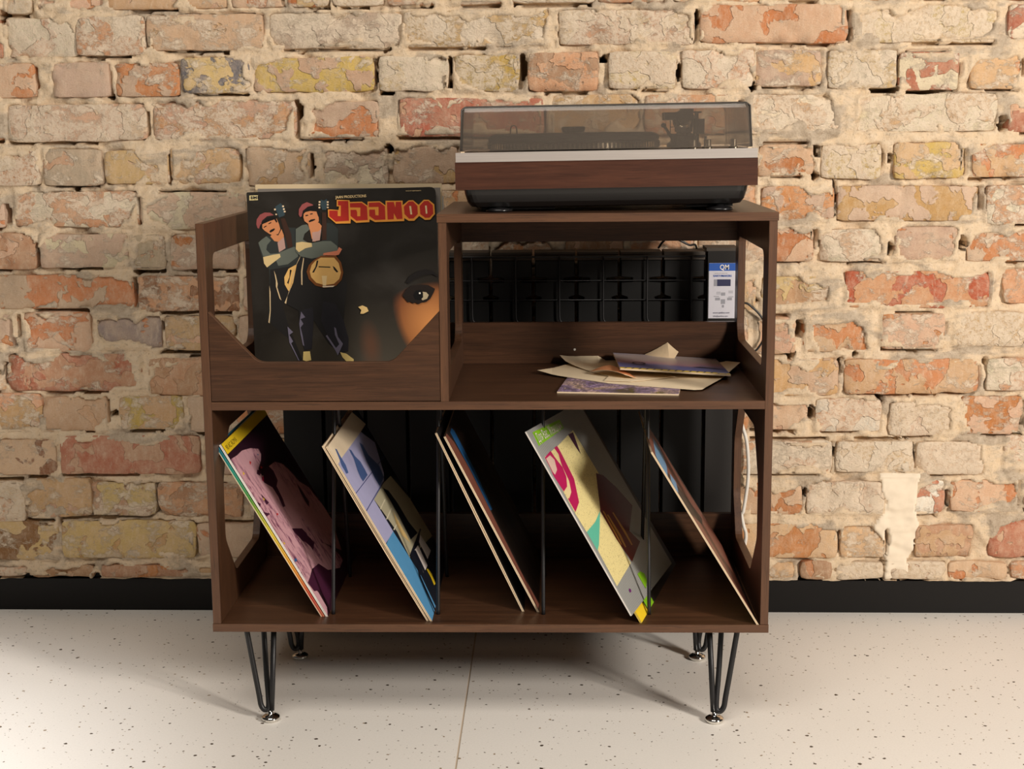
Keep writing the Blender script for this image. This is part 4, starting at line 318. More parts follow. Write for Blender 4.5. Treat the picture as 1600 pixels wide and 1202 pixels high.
# local frame of the wall: x along the wall, -y towards the room, z up; y = 0 is the nominal brick face
def brick_height(s, z):      # slow waviness of the masonry
    return (fbm(s*3.1, z*3.1, 91) - 0.5) * 0.010
XS = np.concatenate([np.arange(-1.05, -0.66, 0.012), np.arange(-0.66, 1.66, 0.0042), np.arange(1.66, 2.06, 0.012)])
ZS = np.concatenate([np.arange(0.070, 1.27, 0.0042), np.arange(1.27, 1.43, 0.012)])
S, Z = np.meshgrid(XS, ZS)
D = np.full(S.shape, 9.0); CR = np.zeros(S.shape)
wob = (fbm(S*60, Z*60, 5) - 0.5) * 0.008
for i, (s0, s1, z0, z1, code) in enumerate(BRICKS):
    a = np.searchsorted(XS, s0 - 0.03); b = np.searchsorted(XS, s1 + 0.03); c = np.searchsorted(ZS, z0 - 0.03); d = np.searchsorted(ZS, z1 + 0.03)
    ss, zz = S[c:d, a:b], Z[c:d, a:b]
    dx = np.maximum(s0 - ss, ss - s1); dz = np.maximum(z0 - zz, zz - z1)
    dd = np.where((dx > 0) & (dz > 0), np.hypot(dx, dz), np.maximum(dx, dz))
    D[c:d, a:b] = np.minimum(D[c:d, a:b], dd)
    rb = random.Random(i * 7 + 3)
    if rb.random() < 0.42:    # an open crack under this brick
        e0, e1 = s0 + rb.uniform(-0.1, 0.5)*(s1-s0), s0 + rb.uniform(0.55, 1.05)*(s1-s0)
        m = (np.abs(zz - (z0 - 0.002) - (fbm(ss*40, zz*0+i, 9) - 0.5)*0.006) < 0.0034) & (ss > e0) & (ss < e1); CR[c:d, a:b] = np.where(m, 1, CR[c:d, a:b])
    if rb.random() < 0.28:
        e = s1 + 0.0015; m = (np.abs(ss - e) < 0.0034) & (zz > z0 + rb.uniform(0, .03)) & (zz < z1 - rb.uniform(0, .02)); CR[c:d, a:b] = np.where(m, 1, CR[c:d, a:b])
    if rb.random() < 0.10:
        m = (np.abs(zz - (z1 + 0.002)) < 0.003) & (ss > s0 + rb.uniform(0, .4)*(s1-s0)) & (ss < s1 - rb.uniform(0, .2)*(s1-s0)); CR[c:d, a:b] = np.where(m, 1, CR[c:d, a:b])
D = D + wob
lump = fbm(S*42, Z*42, 11, 5); smear = fbm(S*13, Z*15, 23, 4)
H = brick_height(S, Z) - 0.0022 + (lump - 0.5)*0.013 - np.clip(0.43 - smear, 0, 1)*0.07
reach = np.clip((smear - 0.50), 0, 1)*0.085 - 0.0003        # how far mortar smears over a brick's edge
inside = np.clip(-D - reach, 0, 1)
over = (D < 0) & (D > -reach)
H = np.where(over, brick_height(S, Z) + 0.0022 + (lump - 0.5)*0.006, H)
H = H - inside*4.0
H = np.maximum(H, -0.016)
# thick white plaster smear running down a joint
pl = np.clip(1.35 - np.maximum(np.abs(S - 1.272)/(0.034 + (fbm(S*9, Z*22, 77) - 0.5)*0.05), np.abs(Z - 0.185)/0.105), 0, 1)
H = np.where(pl > 0.3, np.maximum(H, 0.003 + (fbm(S*30, Z*70, 78) - 0.5)*0.010), H)
H = np.where(CR > 0, np.minimum(H, -0.030), H)
for hs, hz, rs, rz in HOLES:
    q = ((S - hs)/(rs + 0.001))**2 + ((Z - hz)/(rz + 0.001))**2 + (fbm(S*90, Z*90, 31) - 0.5)*1.2
    H = np.where(q < 1.0, -0.095, H)
nx, nz = len(XS), len(ZS)
V = np.stack([S, -H, Z], -1).reshape(-1, 3)
idx = np.arange(nx*nz).reshape(nz, nx)
F = np.stack([idx[:-1, :-1], idx[:-1, 1:], idx[1:, 1:], idx[1:, :-1]], -1).reshape(-1, 4)
me = bpy.data.meshes.new('wall_back'); me.vertices.add(len(V)); me.vertices.foreach_set('co', V.ravel())
me.loops.add(F.size); me.loops.foreach_set('vertex_index', F.ravel()); me.polygons.add(len(F))
me.polygons.foreach_set('loop_start', np.arange(0, F.size, 4)); me.polygons.foreach_set('loop_total', np.full(len(F), 4)); me.update(calc_edges=True)
me.polygons.foreach_set('use_smooth', np.ones(len(F), bool))
M_PLASTER = plain('white_filler', (232, 216, 192), 0.9)
wall = link('wall_back', me, [M_MORTAR, M_PLASTER]); wall.matrix_world = WALL_M; wall['kind'] = 'structure'
cen = pl.ravel()[F].mean(1); me.polygons.foreach_set('material_index', (cen > 0.3).astype(np.int32))

CLAY = dict(P=(212, 174, 142), M=(200, 170, 146), O=(208, 148, 106), R=(176, 92, 66), Y=(208, 178, 116), C=(220, 192, 154), T=(210, 170, 124), G=(180, 162, 138), B=(138, 130, 126), N=(170, 124, 90), W=(236, 222, 202))
CHIP = dict(P=(208, 166, 134), M=(190, 146, 114), O=(198, 130, 82), R=(174, 90, 60), Y=(202, 172, 94), C=(228, 210, 180), T=(204, 164, 114), G=(174, 164, 146), B=(112, 108, 110), N=(152, 108, 76), W=(240, 230, 214))
for i, (s0, s1, z0, z1, code) in enumerate(BRICKS):
    rb = random.Random(i*13 + 1)
    big = -0.66 < (s0+s1)/2 < 1.66
    cell = 0.007 if big else 0.02
    nu = max(6, int((s1-s0)/cell)); nv = max(4, int((z1-z0)/cell))
    u = np.linspace(0, 1, nu+1); v = np.linspace(0, 1, nv+1)
    # pull the outer rows close to the rim so the arris is crisp
    u[1] = 0.0022/(s1-s0); u[-2] = 1-u[1]; v[1] = 0.0022/(z1-z0); v[-2] = 1-v[1]
    U, W_ = np.meshgrid(u, v); s = s0 + U*(s1-s0); z = z0 + W_*(z1-z0)
    ex = np.minimum(U, 1-U)*(s1-s0); ez = np.minimum(W_, 1-W_)*(z1-z0); e = np.minimum(ex, ez)
    # wandering outline and rounded corners
    rim = np.exp(-e/0.006)
    cs, cz = (s0+s1)/2, (z0+z1)/2
    js = (fbm(s*28, z*28, 41+i) - 0.5)*0.008*rim; jz = (fbm(s*28, z*28, 73+i) - 0.5)*0.006*rim
    cr_ = np.clip(1 - np.hypot(ex, ez)/0.008, 0, 1)*0.0028
    s2 = s + js - np.sign(U-0.5)*cr_; z2 = z + jz - np.sign(W_-0.5)*cr_
    h = brick_height(s, z) + rb.uniform(-0.0035, 0.004) + (U-0.5)*rb.uniform(-0.005, 0.005) + (W_-0.5)*rb.uniform(-0.003, 0.003)
    h = h + (fbm(s*22, z*22, i*3) - 0.5)*0.005 + (fbm(s*90, z*90, i*5) - 0.5)*0.0022
    chipn = fbm(s*20 + i, z*20, 57); h = h - np.clip(chipn - 0.60, 0, 1)*0.05*(0.35 + np.exp(-e/0.015))
    h = h - np.where(e < 0.0005, 0.0022, 0)
    tilt = rb.uniform(-0.010, 0.010)
    z2 = z2 + (s-cs)*tilt
    n0 = s2.size; front = np.stack([s2, -h, z2], -1).reshape(-1, 3)
    gi = np.arange(n0).reshape(nv+1, nu+1)
    fq = np.stack([gi[:-1, :-1], gi[:-1, 1:], gi[1:, 1:], gi[1:, :-1]], -1).reshape(-1, 4).tolist()
    ring = list(gi[0, :]) + list(gi[1:, -1]) + list(gi[-1, -2::-1]) + list(gi[-2:0:-1, 0])
    back = front[ring].copy(); back[:, 1] = 0.045
    allv = np.concatenate([front, back]); L = len(ring)
    for k in range(L): fq.append([int(ring[k]), n0+k, n0+(k+1) % L, int(ring[(k+1) % L])])
    fq.append([n0+k for k in range(L)])
    bme = bpy.data.meshes.new('brick'); bme.from_pydata(allv.tolist(), [], fq); bme.update()
    for k, p in enumerate(bme.polygons): p.use_smooth = k < nu*nv
    o = link('brick', bme, M_BRICK); o.parent = wall
    def jit(c, a=11):
        v = rb.uniform(-a, a); return [max(0, min(255, x + v + rb.uniform(-3, 3))) for x in c]
    a_, b_ = code[0], code[1] if len(code) > 1 else rb.choice('OTOP')
    o['clay_colour'] = list(lin(jit(CLAY[a_]))); o['chip_colour'] = list(lin(jit(CHIP[b_])))
    o['wash_amount'] = {'W': 1.0, 'C': 0.95, 'Y': 0.6, 'O': 0.62, 'R': 0.42, 'N': 0.25, 'M': 0.45, 'P': 0.5, 'T': 0.5, 'G': 0.55, 'B': 0.5}[a_] + (0.22 if b_ in 'CW' and len(code) > 1 else 0) + rb.uniform(-0.15, 0.15)
    o['chip_amount'] = (0.62 if len(code) > 1 else 0.40) + rb.uniform(-0.08, 0.08)

# floor: two vinyl sheets meeting in a seam
fl = bpy.data.objects.new('floor', None); C.objects.link(fl); fl['kind'] = 'structure'
WELD = plain('vinyl_seam_weld', (196, 178, 156), 0.5)
box('vinyl_sheet', -1.6, 0.4105, -2.6, 0.66, -0.02, 0.0, M_FLOOR, fl, bevel=0.0007)
box('vinyl_sheet', 0.4135, 2.6, -2.6, 0.66, -0.02, 0.0, M_FLOOR, fl, bevel=0.0007)
box('seam_weld', 0.4095, 0.4145, -2.6, 0.66, -0.021, -0.0006, WELD, fl, bevel=0)
# baseboard: dark plinth under the overhanging bricks
bb = bmesh.new(); bx(bb, -1.05, 2.05, 0.006, 0.03, 0.0, 0.0685); bx(bb, -1.05, 2.05, 0.018, 0.045, 0.0685, 0.0755)
bo = fin('baseboard_back', bb, plain('black_baseboard', (15, 13, 12), 0.45, 0, 0, 0.25), bevel=0.0012); bo.matrix_world = WALL_M; bo['kind'] = 'structure'

# ------------------------------------------------------------------ record cabinet
W, T, DP = 0.92, 0.0134, 0.4055
ZB, ZBT, ZS_, ZT = 0.1686, 0.1821, 0.5576, 0.8587
XD = 0.3856
cab = thing('record_cabinet', 'walnut laminate record cabinet on black hairpin legs, open shelf and record bin', 'cabinet', (0, 0, 0))
def front_edge(o, zdir):      # edge band: faces that look at the room
    for p in o.data.polygons:
        if p.normal.y < -0.9: p.material_index = 1
def board(name, *a, band=EDGE_X, m=WX, **k):
    o = box(name, *a, [m, band], cab, **k); front_edge(o, 0); return o
board('bottom_board', -0.0006, W+0.0006, -0.001, DP, ZB, ZBT)
board('middle_shelf', T, W-T, 0.0, DP, ZS_-T, ZS_)
board('top_board', XD-0.0015, W+0.0015, -0.001, DP, ZT-T, ZT)
up_cut = round_poly([(0.052, 0.795), (0.052, 0.612), (0.060, 0.606), (0.350, 0.606), (0.368, 0.628), (0.368, 0.795)], [0.018, 0.012, 0.012, 0.02, 0.02, 0.018])
lo_cut = round_poly([(0.118, 0.493), (0.062, 0.415), (0.059, 0.3127), (0.130, 0.236), (0.330, 0.236), (0.372, 0.3127), (0.372, 0.415), (0.318, 0.493)], 0.012)
def side(name, x0, x1, ztop):
    # one upright with an upper and a lower opening (built as two stacked outlines that share the shelf line)
    bm = bmesh.new(); es = []
    for loop in ([(0.0, ZBT), (DP, ZBT), (DP, ztop), (0.0, ztop)], up_cut, lo_cut):
        vs = [bm.verts.new((x0, p[0], p[1])) for p in loop]
        for i in range(len(vs)): es.append(bm.edges.new((vs[i], vs[(i+1) % len(vs)])))
    bmesh.ops.triangle_fill(bm, edges=es, use_beauty=True)
    g = bmesh.ops.extrude_face_region(bm, geom=list(bm.faces))
    bmesh.ops.translate(bm, verts=[v for v in g['geom'] if isinstance(v, bmesh.types.BMVert)], vec=(x1-x0, 0, 0))
    o = fin(name, bm, [WZ, EDGE_Z], cab, bevel=0.0005, seg=1)
    for p in o.data.polygons:
        if abs(p.normal.x) < 0.5: p.material_index = 1
    return o
side('side_panel', 0.0, T, ZT-T+0.0005); side('side_panel', W-T, W, ZT-T)
dv = plate('divider_panel', [(0, ZS_), (DP, ZS_), (DP, ZT-T), (0, ZT-T)], up_cut, XD, XD+T, 'x', [WZ, EDGE_Z], cab); front_edge(dv, 0)
bf = plate('bin_front', round_poly([(T+0.0004, ZS_+0.001), (XD-0.0004, ZS_+0.001), (XD-0.0004, 0.704), (0.3085, 0.6222), (0.092, 0.6222), (T+0.0004, 0.7050)], [0, 0, 0, 0.012, 0.012, 0], 5), None, 0.001, 0.0144, 'y', [WX, EDGE_X], cab)
for p in bf.data.polygons:
    if p.normal.z > 0.3: p.material_index = 1
box('back_rail', XD+T, W-T, DP-0.016, DP-0.003, 0.785, ZT-T, WX, cab); box('back_rail', XD+T, W-T, DP-0.016, DP-0.003, ZS_, 0.634, WX, cab)
box('back_rail', T, XD, DP-0.016, DP-0.003, ZS_, 0.634, WX, cab); box('back_rail', T, W-T, DP-0.016, DP-0.003, ZBT, 0.2656, WX, cab)
sb = bmesh.new(); tube(sb, [(0.6078, DP-0.0175, 0.5832), (0.6078, DP-0.015, 0.5832)], 0.0022, 10); fin('screw_cap', sb, CARD_W, cab)
# bent-wire dividers
for k in range(4):
    x = (0.1935, 0.3715, 0.5495, 0.7275)[k]; bm = bmesh.new()
    pts = smooth_path([(x, 0.050, ZBT), (x, 0.064, 0.25), (x, 0.100, 0.40), (x, 0.122, 0.500), (x, 0.134, 0.534), (x, 0.148, 0.5425), (x, 0.162, 0.534), (x, 0.176, 0.500), (x, 0.205, 0.40), (x, 0.243, 0.25), (x, 0.258, ZBT)], 5)
    tube(bm, pts, 0.0033, 10); fin('wire_divider', bm, BLACK_METAL, cab, smooth=True)
# hairpin legs
def leg(fx, fy, sx, sy):
    """foot centre (fx, fy); the loop leans outwards by sx in x and away in y by sy"""
    e = bpy.data.objects.new('hairpin_leg', None); C.objects.link(e); e.parent = cab; e.location = (fx, fy, 0); e.empty_display_size = 0.03
    zt = ZB - 0.003
    bm = bmesh.new()
    tube(bm, smooth_path([(-0.037*sx, 0.004, zt), (-0.025*sx, 0.003, 0.085), (-0.0185*sx, 0.001, 0.045), (-0.0155*sx, -0.001, 0.0275), (-0.0095*sx, -0.002, 0.0195), (-0.0035*sx, 0.000, 0.0225), (-0.0035*sx, 0.004, 0.04), (-0.008*sx, 0.016*sy, 0.085), (-0.014*sx, 0.036*sy, zt)], 6), 0.0047, 12)
    fin('bent_rod', bm, BLACK_METAL, e, smooth=True)
    bm = bmesh.new(); tube(bm, [(0.0105*sx, 0.004*sy, zt), (0.004*sx, 0.001, 0.05), (0.002*sx, 0, 0.018)], 0.0047, 12); fin('straight_rod', bm, BLACK_METAL, e, smooth=True)
    bm = bmesh.new(); bx(bm, min(-0.045*sx, 0.018*sx), max(-0.045*sx, 0.018*sx), min(-0.008*sy, 0.058*sy), max(-0.008*sy, 0.058*sy), zt, ZB); fin('mounting_plate', bm, BLACK_METAL, e, bevel=0.0006)
    bm = bmesh.new(); lathe(bm, (0, 0, 0), [(0.0105, 0.0), (0.0145, 0.0012), (0.0162, 0.0045), (0.0150, 0.0078), (0.0105, 0.0098), (0.0052, 0.0105), (0.0040, 0.012), (0.0040, 0.019)], 32)
    fin('levelling_foot', bm, CHROME, e, smooth=True)
leg(0.084, 0.030, 1, 1); leg(0.838, 0.030, -1, 1); leg(0.084, 0.3225, 1, -1); leg(0.838, 0.3225, -1, -1)

# ------------------------------------------------------------------ record sleeves
def frame(B, U, V):
    U = Vector(U).normalized(); V = Vector(V); V = (V - U*V.dot(U)).normalized(); N = U.cross(V)
    m = Matrix((U, V, N)).transposed().to_4x4(); m.translation = Vector(B); return m
def print_mesh(parent, art, size=None, z0=0.0, dz=0.00004, name='cover_print'):
    """flat printing: coloured outlines laid a hair above the cover, one part"""
    cols = []; bm = bmesh.new()
    for k, (c, P) in enumerate(art):
        if c not in cols: cols.append(c)
        Q = [(min(max(u, 0.0004), size[0]-0.0004), min(max(v, 0.0004), size[1]-0.0004)) for u, v in P] if size else P
        R_ = []
        for q_ in Q:
            if not R_ or (abs(q_[0]-R_[-1][0]) + abs(q_[1]-R_[-1][1])) > 1e-5: R_.append(q_)
        if len(R_) > 1 and abs(R_[0][0]-R_[-1][0]) + abs(R_[0][1]-R_[-1][1]) < 1e-5: R_.pop()
        if len(R_) < 3: continue
        vs = [bm.verts.new((u, v, z0 + dz*(k+1))) for u, v in R_]
        es = [bm.edges.new((vs[i], vs[(i+1) % len(vs)])) for i in range(len(vs))]
        before = set(bm.faces)
        bmesh.ops.triangle_fill(bm, edges=es, use_beauty=True, normal=(0, 0, 1))
        for f in bm.faces:
            if f not in before: f.material_index = cols.index(c)
    bmesh.ops.recalc_face_normals(bm, faces=bm.faces)
    for f in bm.faces:
        if f.normal.z < 0: f.normal_flip()
    me = bpy.data.meshes.new(name); bm.to_mesh(me); bm.free()
    return link(name, me, [pr(c) for c in cols], parent)
def jacket(parent, w, h, th, cover, edge, bow=0.0, name='cardboard_jacket'):
    """folded card sleeve: front and back boards, open side with a slit"""
    n = 10; bm = bmesh.new()
    def sheet(zb, zt, sgn):
        vt = []
        for j in range(n+1):
            for i in range(2):
                vv = h*j/n; b = bow*math.sin(PI*j/n)*sgn
                vt.append([bm.verts.new((w*i, vv, zb + b)), bm.verts.new((w*i, vv, zt + b))])
        for j in range(n):
            a, b_, c, d = vt[2*j], vt[2*j+1], vt[2*j+3], vt[2*j+2]
            f = bm.faces.new((a[1], b_[1], c[1], d[1])); f.material_index = 1 if sgn > 0 else 0
            f = bm.faces.new((a[0], d[0], c[0], b_[0])); f.material_index = 0
            bm.faces.new((a[0], a[1], d[1], d[0])); bm.faces.new((b_[0], c[0], c[1], b_[1]))
        a, b_ = vt[0], vt[1]; bm.faces.new((a[0], b_[0], b_[1], a[1]))
        a, b_ = vt[-2], vt[-1]; bm.faces.new((a[0], a[1], b_[1], b_[0]))
    sheet(-th*0.38, 0.0, 1); sheet(-th, -th*0.62, -1)
    me = bpy.data.meshes.new(name); bm.to_mesh(me); bm.free()
    o = link(name, me, [edge, cover], parent)
    bm = bmesh.new(); bx(bm, 0.0015, w-0.0015, 0.0015, h-0.0015, -th*0.63, -th*0.37); fin('inner_sleeve', bm, edge, parent)
    return o
S_ = 0.342
def stripes_material(name, a, b, scale):
    t = NT(name); tc = t.n('ShaderNodeTexCoord'); sp = t.n('ShaderNodeSeparateXYZ'); t.l(tc.outputs['Object'], sp.inputs[0])
    w = t.math('FRACT', t.math('MULTIPLY', sp.outputs[0], scale)); c = t.mix(t.math('LESS_THAN', w, 0.16), rgba(a), rgba(b)); t.base(c); t.set(Roughness=0.4); return t.m
def streak_material(name, a, b):
    t = NT(name); tc = t.n('ShaderNodeTexCoord'); v = tc.outputs['Object']
    f = t.noise(t.map(v, (34, 9, 1)), 3.0, 8, 0.7, 1.2); g = t.noise(v, 7, 3, 0.5, 0.5)
    k = t.math('MULTIPLY', t.step(f, 0.50, 0.57), t.step(g, 0.40, 0.52))
    t.base(t.mix(k, rgba(a), rgba(b))); t.set(Roughness=0.35); return t.m
PRINT['pink'] = streak_material('print_pink_brushed', (206, 158, 166), (112, 52, 84))
def butter_material():
    t = NT('print_butter_crackle'); tc = t.n('ShaderNodeTexCoord'); v = tc.outputs['Object']
    f = t.noise(t.map(v, (16, 60, 1)), 8.0, 4, 0.6, 2.5); t.base(t.mix(t.step(f, 0.605, 0.625), rgba((226, 210, 148)), rgba((124, 104, 60)))); t.set(Roughness=0.4); return t.m
PRINT['butter'] = butter_material()

G_SL = 'record sleeves leaning on the lower shelf'
# 1: pink and plum portrait sleeve
t1 = thing('record_sleeve', 'pink and dark plum record sleeve with a yellow top stripe, leaning in the leftmost slot', 'record sleeve', group=G_SL, mat=frame((.1862, .0375, .1824), (0, 1, 0), (-.4951, 0, .8688)))
jacket(t1, S_, S_, 0.0034, plain('plum_cover', (46, 22, 34), 0.35), CARD_W)
print_mesh(t1, ART_PINK, (S_, S_))
print_mesh(t1, [('yellow', [(0.0003, 0.322), (S_-0.0003, 0.322), (S_-0.0003, S_-0.0003), (0.0003, S_-0.0003)])], name='yellow_stripe', z0=0.0009)
text_mesh('stripe_lettering', '90 AC ROMA', 0.013, pr('umber'), t1, (0.012, 0.3265, 0.00105))
t1b = thing('record_sleeve', 'rainbow-edged record sleeve squeezed behind the pink and plum sleeve', 'record sleeve', group=G_SL, mat=frame((.1800, .0374, .1824), (0, 1, 0), (-.4951, 0, .8688)))
def rainbow():
    t = NT('rainbow_spine'); tc = t.n('ShaderNodeTexCoord'); sp = t.n('ShaderNodeSeparateXYZ'); t.l(tc.outputs['Object'], sp.inputs[0])
    t.base(t.ramp(t.step(sp.outputs[1], 0.0, S_), [(0.0, rgba((200, 120, 90))), (0.12, rgba((196, 70, 60))), (0.3, rgba((226, 160, 60))), (0.5, rgba((220, 200, 70))), (0.68, rgba((90, 150, 60))), (0.85, rgba((50, 150, 130))), (1.0, rgba((40, 110, 140)))])); t.set(Roughness=0.5); return t.m
jacket(t1b, S_, S_, 0.0040, rainbow(), rainbow()); 
bm = bmesh.new(); bx(bm, 0, S_, 0, S_, -0.0052, -0.0041); fin('back_board', bm, CARD, t1b)
# 2: blue collage
t2 = thing('record_sleeve', 'blue and lavender collage record sleeve leaning in the second slot from the left', 'record sleeve', group=G_SL, mat=frame((.3642, .0148, .1824), (0, 1, 0), (-.4864, 0, .8737)))
jacket(t2, S_, S_, 0.0034, plain('ink_cover', (20, 24, 34), 0.4), CARD)
print_mesh(t2, ART_BLUE, (S_, S_))
t2b = thing('record_sleeve', 'plain cream-edged record sleeve behind the blue and lavender collage sleeve', 'record sleeve', group=G_SL, mat=frame((.3580, .0165, .1824), (0, 1, 0), (-.4874, 0, .8732)))
jacket(t2b, S_, S_+0.001, 0.003, CARD, CARD, bow=0.0009)
# 3: dark brown pair
t3 = thing('record_sleeve', 'dark rust-brown record sleeve with a blue line, nearer of the two in the middle slot', 'record sleeve', group=G_SL, mat=frame((.5423, .0616, .1824), (0, 1, 0), (-.452, 0, .892)))
jacket(t3, S_, S_, 0.0034, plain('umber_cover', (40, 28, 22), 0.45), CARD); print_mesh(t3, ART_BROWN, (S_, S_))
t3b = thing('record_sleeve', 'black record sleeve with a pale edge, left of the rust-brown one in the middle slot', 'record sleeve', group=G_SL, mat=frame((.5167, .0648, .1824), (0, 1, 0), (-.4196, 0, .9077)))
jacket(t3b, S_, S_, 0.0034, plain('black_cover', (26, 22, 20), 0.5), CARD, bow=0.0006)
# 4: grey striped magazine-like sleeve over a yellow one
t4 = thing('record_sleeve', 'grey striped record sleeve with lime title box and magenta ribbons in the fourth slot', 'record sleeve', group=G_SL, mat=frame((0.69425, -0.02653, 0.20691), (0.2693, 0.96234, -0.03716), (-0.49599, 0.17167, 0.85119)))
SZ4 = 0.346
jacket(t4, S_, SZ4, 0.0026, stripes_material('grey_pinstripe_cover', (150, 150, 146), (84, 84, 84), 130), CARD_W); print_mesh(t4, ART_MAG, (S_, SZ4))
text_mesh('title_lettering', 'Для Вас, Женщины', 0.0225, pr('white'), t4, (0.026, 0.3195, 0.0012), sx=0.72)
t4b = thing('record_sleeve', 'yellow record sleeve whose bottom corner pokes out under the grey striped one', 'record sleeve', group=G_SL, mat=frame((.7129, .007, .1824), (0.2474, 0.96891, 0.), (-0.50726, 0.12953, 0.852)))
jacket(t4b, S_, S_, 0.0030, plain('shade_dark_cover', (40, 34, 28), 0.4), plain('yellow_edge', (226, 196, 90), 0.6))  # shade painted into the cover: the yellow sleeve's far part is coloured dark
print_mesh(t4b, [('yellow', [(0, 0), (0.075, 0), (0.06, 0.06), (0.03, 0.12), (0.02, S_), (0, S_)])], (S_, S_), name='yellow_panel')
print_mesh(t4b, [('lime', [(0.06, 0.0), (0.11, 0.0), (0.11, 0.05), (0.06, 0.05)]), ('navy', [(0.058, 0.004), (0.062, 0.002), (0.068, 0.05), (0.062, 0.05)])], (S_, S_), z0=0.0002)
# 5: rust with blue
t5 = thing('record_sleeve', 'rust-coloured record sleeve with sky blue shapes, leaning against the right side panel', 'record sleeve', group=G_SL, mat=frame((.9045, -.0005, .1824), (0, 1, 0), (-.5193, 0, .8546)))
jacket(t5, S_, S_, 0.0030, plain('dark_cover', (48, 34, 28), 0.45), CARD); print_mesh(t5, ART_RUST, (S_, S_))

# ------------------------------------------------------------------ the bin sleeve facing the room
JM = frame((0.04453, 0.20769, 0.5581), (0.99974261, 0, 0.02268733), (-0.02266573, 0.0436306, 0.99879059))
JS = 0.328
def portrait_material():
    """dark photographic print with one softly lit cheek and a hint of a second face"""
    t = NT('print_portrait'); tc = t.n('ShaderNodeTexCoord'); v = tc.outputs['Object']
    def blob(cx, cy, rx, ry, ang, soft0, soft1):
        mp = t.n('ShaderNodeMapping'); mp.vector_type = 'TEXTURE'; mp.inputs['Location'].default_value = (cx, cy, 0); mp.inputs['Rotation'].default_value = (0, 0, ang); mp.inputs['Scale'].default_value = (rx, ry, 1)
        t.l(v, mp.inputs['Vector']); ln = t.n('ShaderNodeVectorMath'); ln.operation = 'LENGTH'; t.l(mp.outputs[0], ln.inputs[0]); return t.step(ln.outputs['Value'], soft1, soft0)
    face = t.math('MULTIPLY', blob(0.320, 0.098, 0.068, 0.112, 0.36, 0.80, 1.0), blob(0.32, 0.06, 0.12, 0.105, 0.0, 0.84, 1.0))
    warm = blob(0.318, 0.088, 0.055, 0.060, 0.3, 0.1, 1.25)
    sk = t.mix(warm, rgba((120, 70, 42)), rgba((212, 142, 82)))
    base = t.mix(blob(0.22, 0.02, 0.22, 0.12, 0.0, 0.0, 1.0), rgba((36, 32, 27)), rgba((74, 68, 58)))
    dim = t.math('MULTIPLY', blob(0.205, 0.055, 0.022, 0.05, 0.1, 0.2, 1.0), 0.45)
    c = t.mix(dim, base, rgba((110, 66, 44)))
    c = t.mix(face, c, sk)
    wear = t.noise(t.map(v, (1, 1, 1)), 9, 6, 0.6, 0.4); c = t.mix(t.math('MULTIPLY', t.step(wear, 0.5, 0.8), 0.22), c, rgba((96, 92, 88)))
    t.base(c); t.set(Roughness=0.36, Coat_Weight=0.15); return t.m
tj = thing('record_sleeve', 'black film record sleeve with two guitarists and a red title, facing out of the bin', 'record sleeve', group='record sleeves standing in the bin', mat=JM)
bm = bmesh.new()
rp = round_poly([(0, 0), (JS, 0), (JS, JS), (0, JS)], [0.001, 0.001, 0.010, 0.003])
for h_ in (0, -0.0036): pass
vs0 = [bm.verts.new((p[0], p[1], 0)) for p in rp]; vs1 = [bm.verts.new((p[0], p[1], -0.0036)) for p in rp]
bm.faces.new(vs0); bm.faces.new(vs1[::-1])
for i in range(len(rp)):
    f = bm.faces.new((vs0[i], vs1[i], vs1[(i+1) % len(rp)], vs0[(i+1) % len(rp)])); f.material_index = 1
fin('cardboard_jacket', bm, [portrait_material(), plain('worn_black_edge', (70, 60, 50), 0.8)], tj)
print_mesh(tj, ART_JAANOO, (JS, JS), z0=0.0)
text_mesh('producer_lettering', 'JAAN PRODUCTIONS', 0.0064, pr('tail'), tj, (0.1552, 0.3128, 0.004), rot=(0, 0, 0.02), sx=0.86, bold=0.0001)
text_mesh('credit_lettering', 'MUSIC BY RAJESH ROSHAN', 0.0022, pr('tail'), tj, (0.277, 0.3215, 0.004), rot=(0, 0, 0.0))
text_mesh('label_tag_lettering', 'EMI', 0.0072, pr('navy'), tj, (0.0074, 0.3163, 0.004), sx=1.25, bold=0.0002)
for ch in tj.children:
    if ch.name.startswith(('producer', 'credit', 'label_tag')): ch.location.z = 0.0033
# sleeves standing behind it
for (dx, dy, dz, wd, hh, nm, lab, colr, tilt) in (
        (0.010, 0.012, 0, JS-0.010, JS+0.0055, 0, 'grey-topped record sleeve standing right behind the black film sleeve in the bin', (120, 112, 104), 0.0),
        (0.004, 0.022, 0, JS-0.002, JS+0.0125, 1, 'cream record sleeve standing second behind the black film sleeve in the bin', (206, 184, 148), 0.004),
        (0.006, 0.034, 0, JS-0.002, JS-0.010, 2, 'white record sleeve standing farthest back in the bin', (206, 200, 190), -0.004)):
    m = JM @ Matrix.Translation((0, 0, 0)); m = frame((0.04453 + dx, 0.20769 + dy, 0.5580), (1, 0, 0.0), (-0.008 + tilt, 0.0436, 0.9988))
    tb = thing('record_sleeve', lab, 'record sleeve', group='record sleeves standing in the bin', mat=m)
    jacket(tb, wd, hh, 0.0030, plain('bin_cover_%s' % 'abc'[nm], colr, 0.6), plain('bin_edge_%s' % 'abc'[nm], colr, 0.7))

# ------------------------------------------------------------------ turntable
TT = thing('turntable', 'vintage turntable with smoked dust cover, silver deck and rosewood plinth on the cabinet', 'turntable', mat=Matrix.Translation((0.652, 0.02, ZT)) @ Matrix.Rotation(-0.0095, 4, 'Y'))
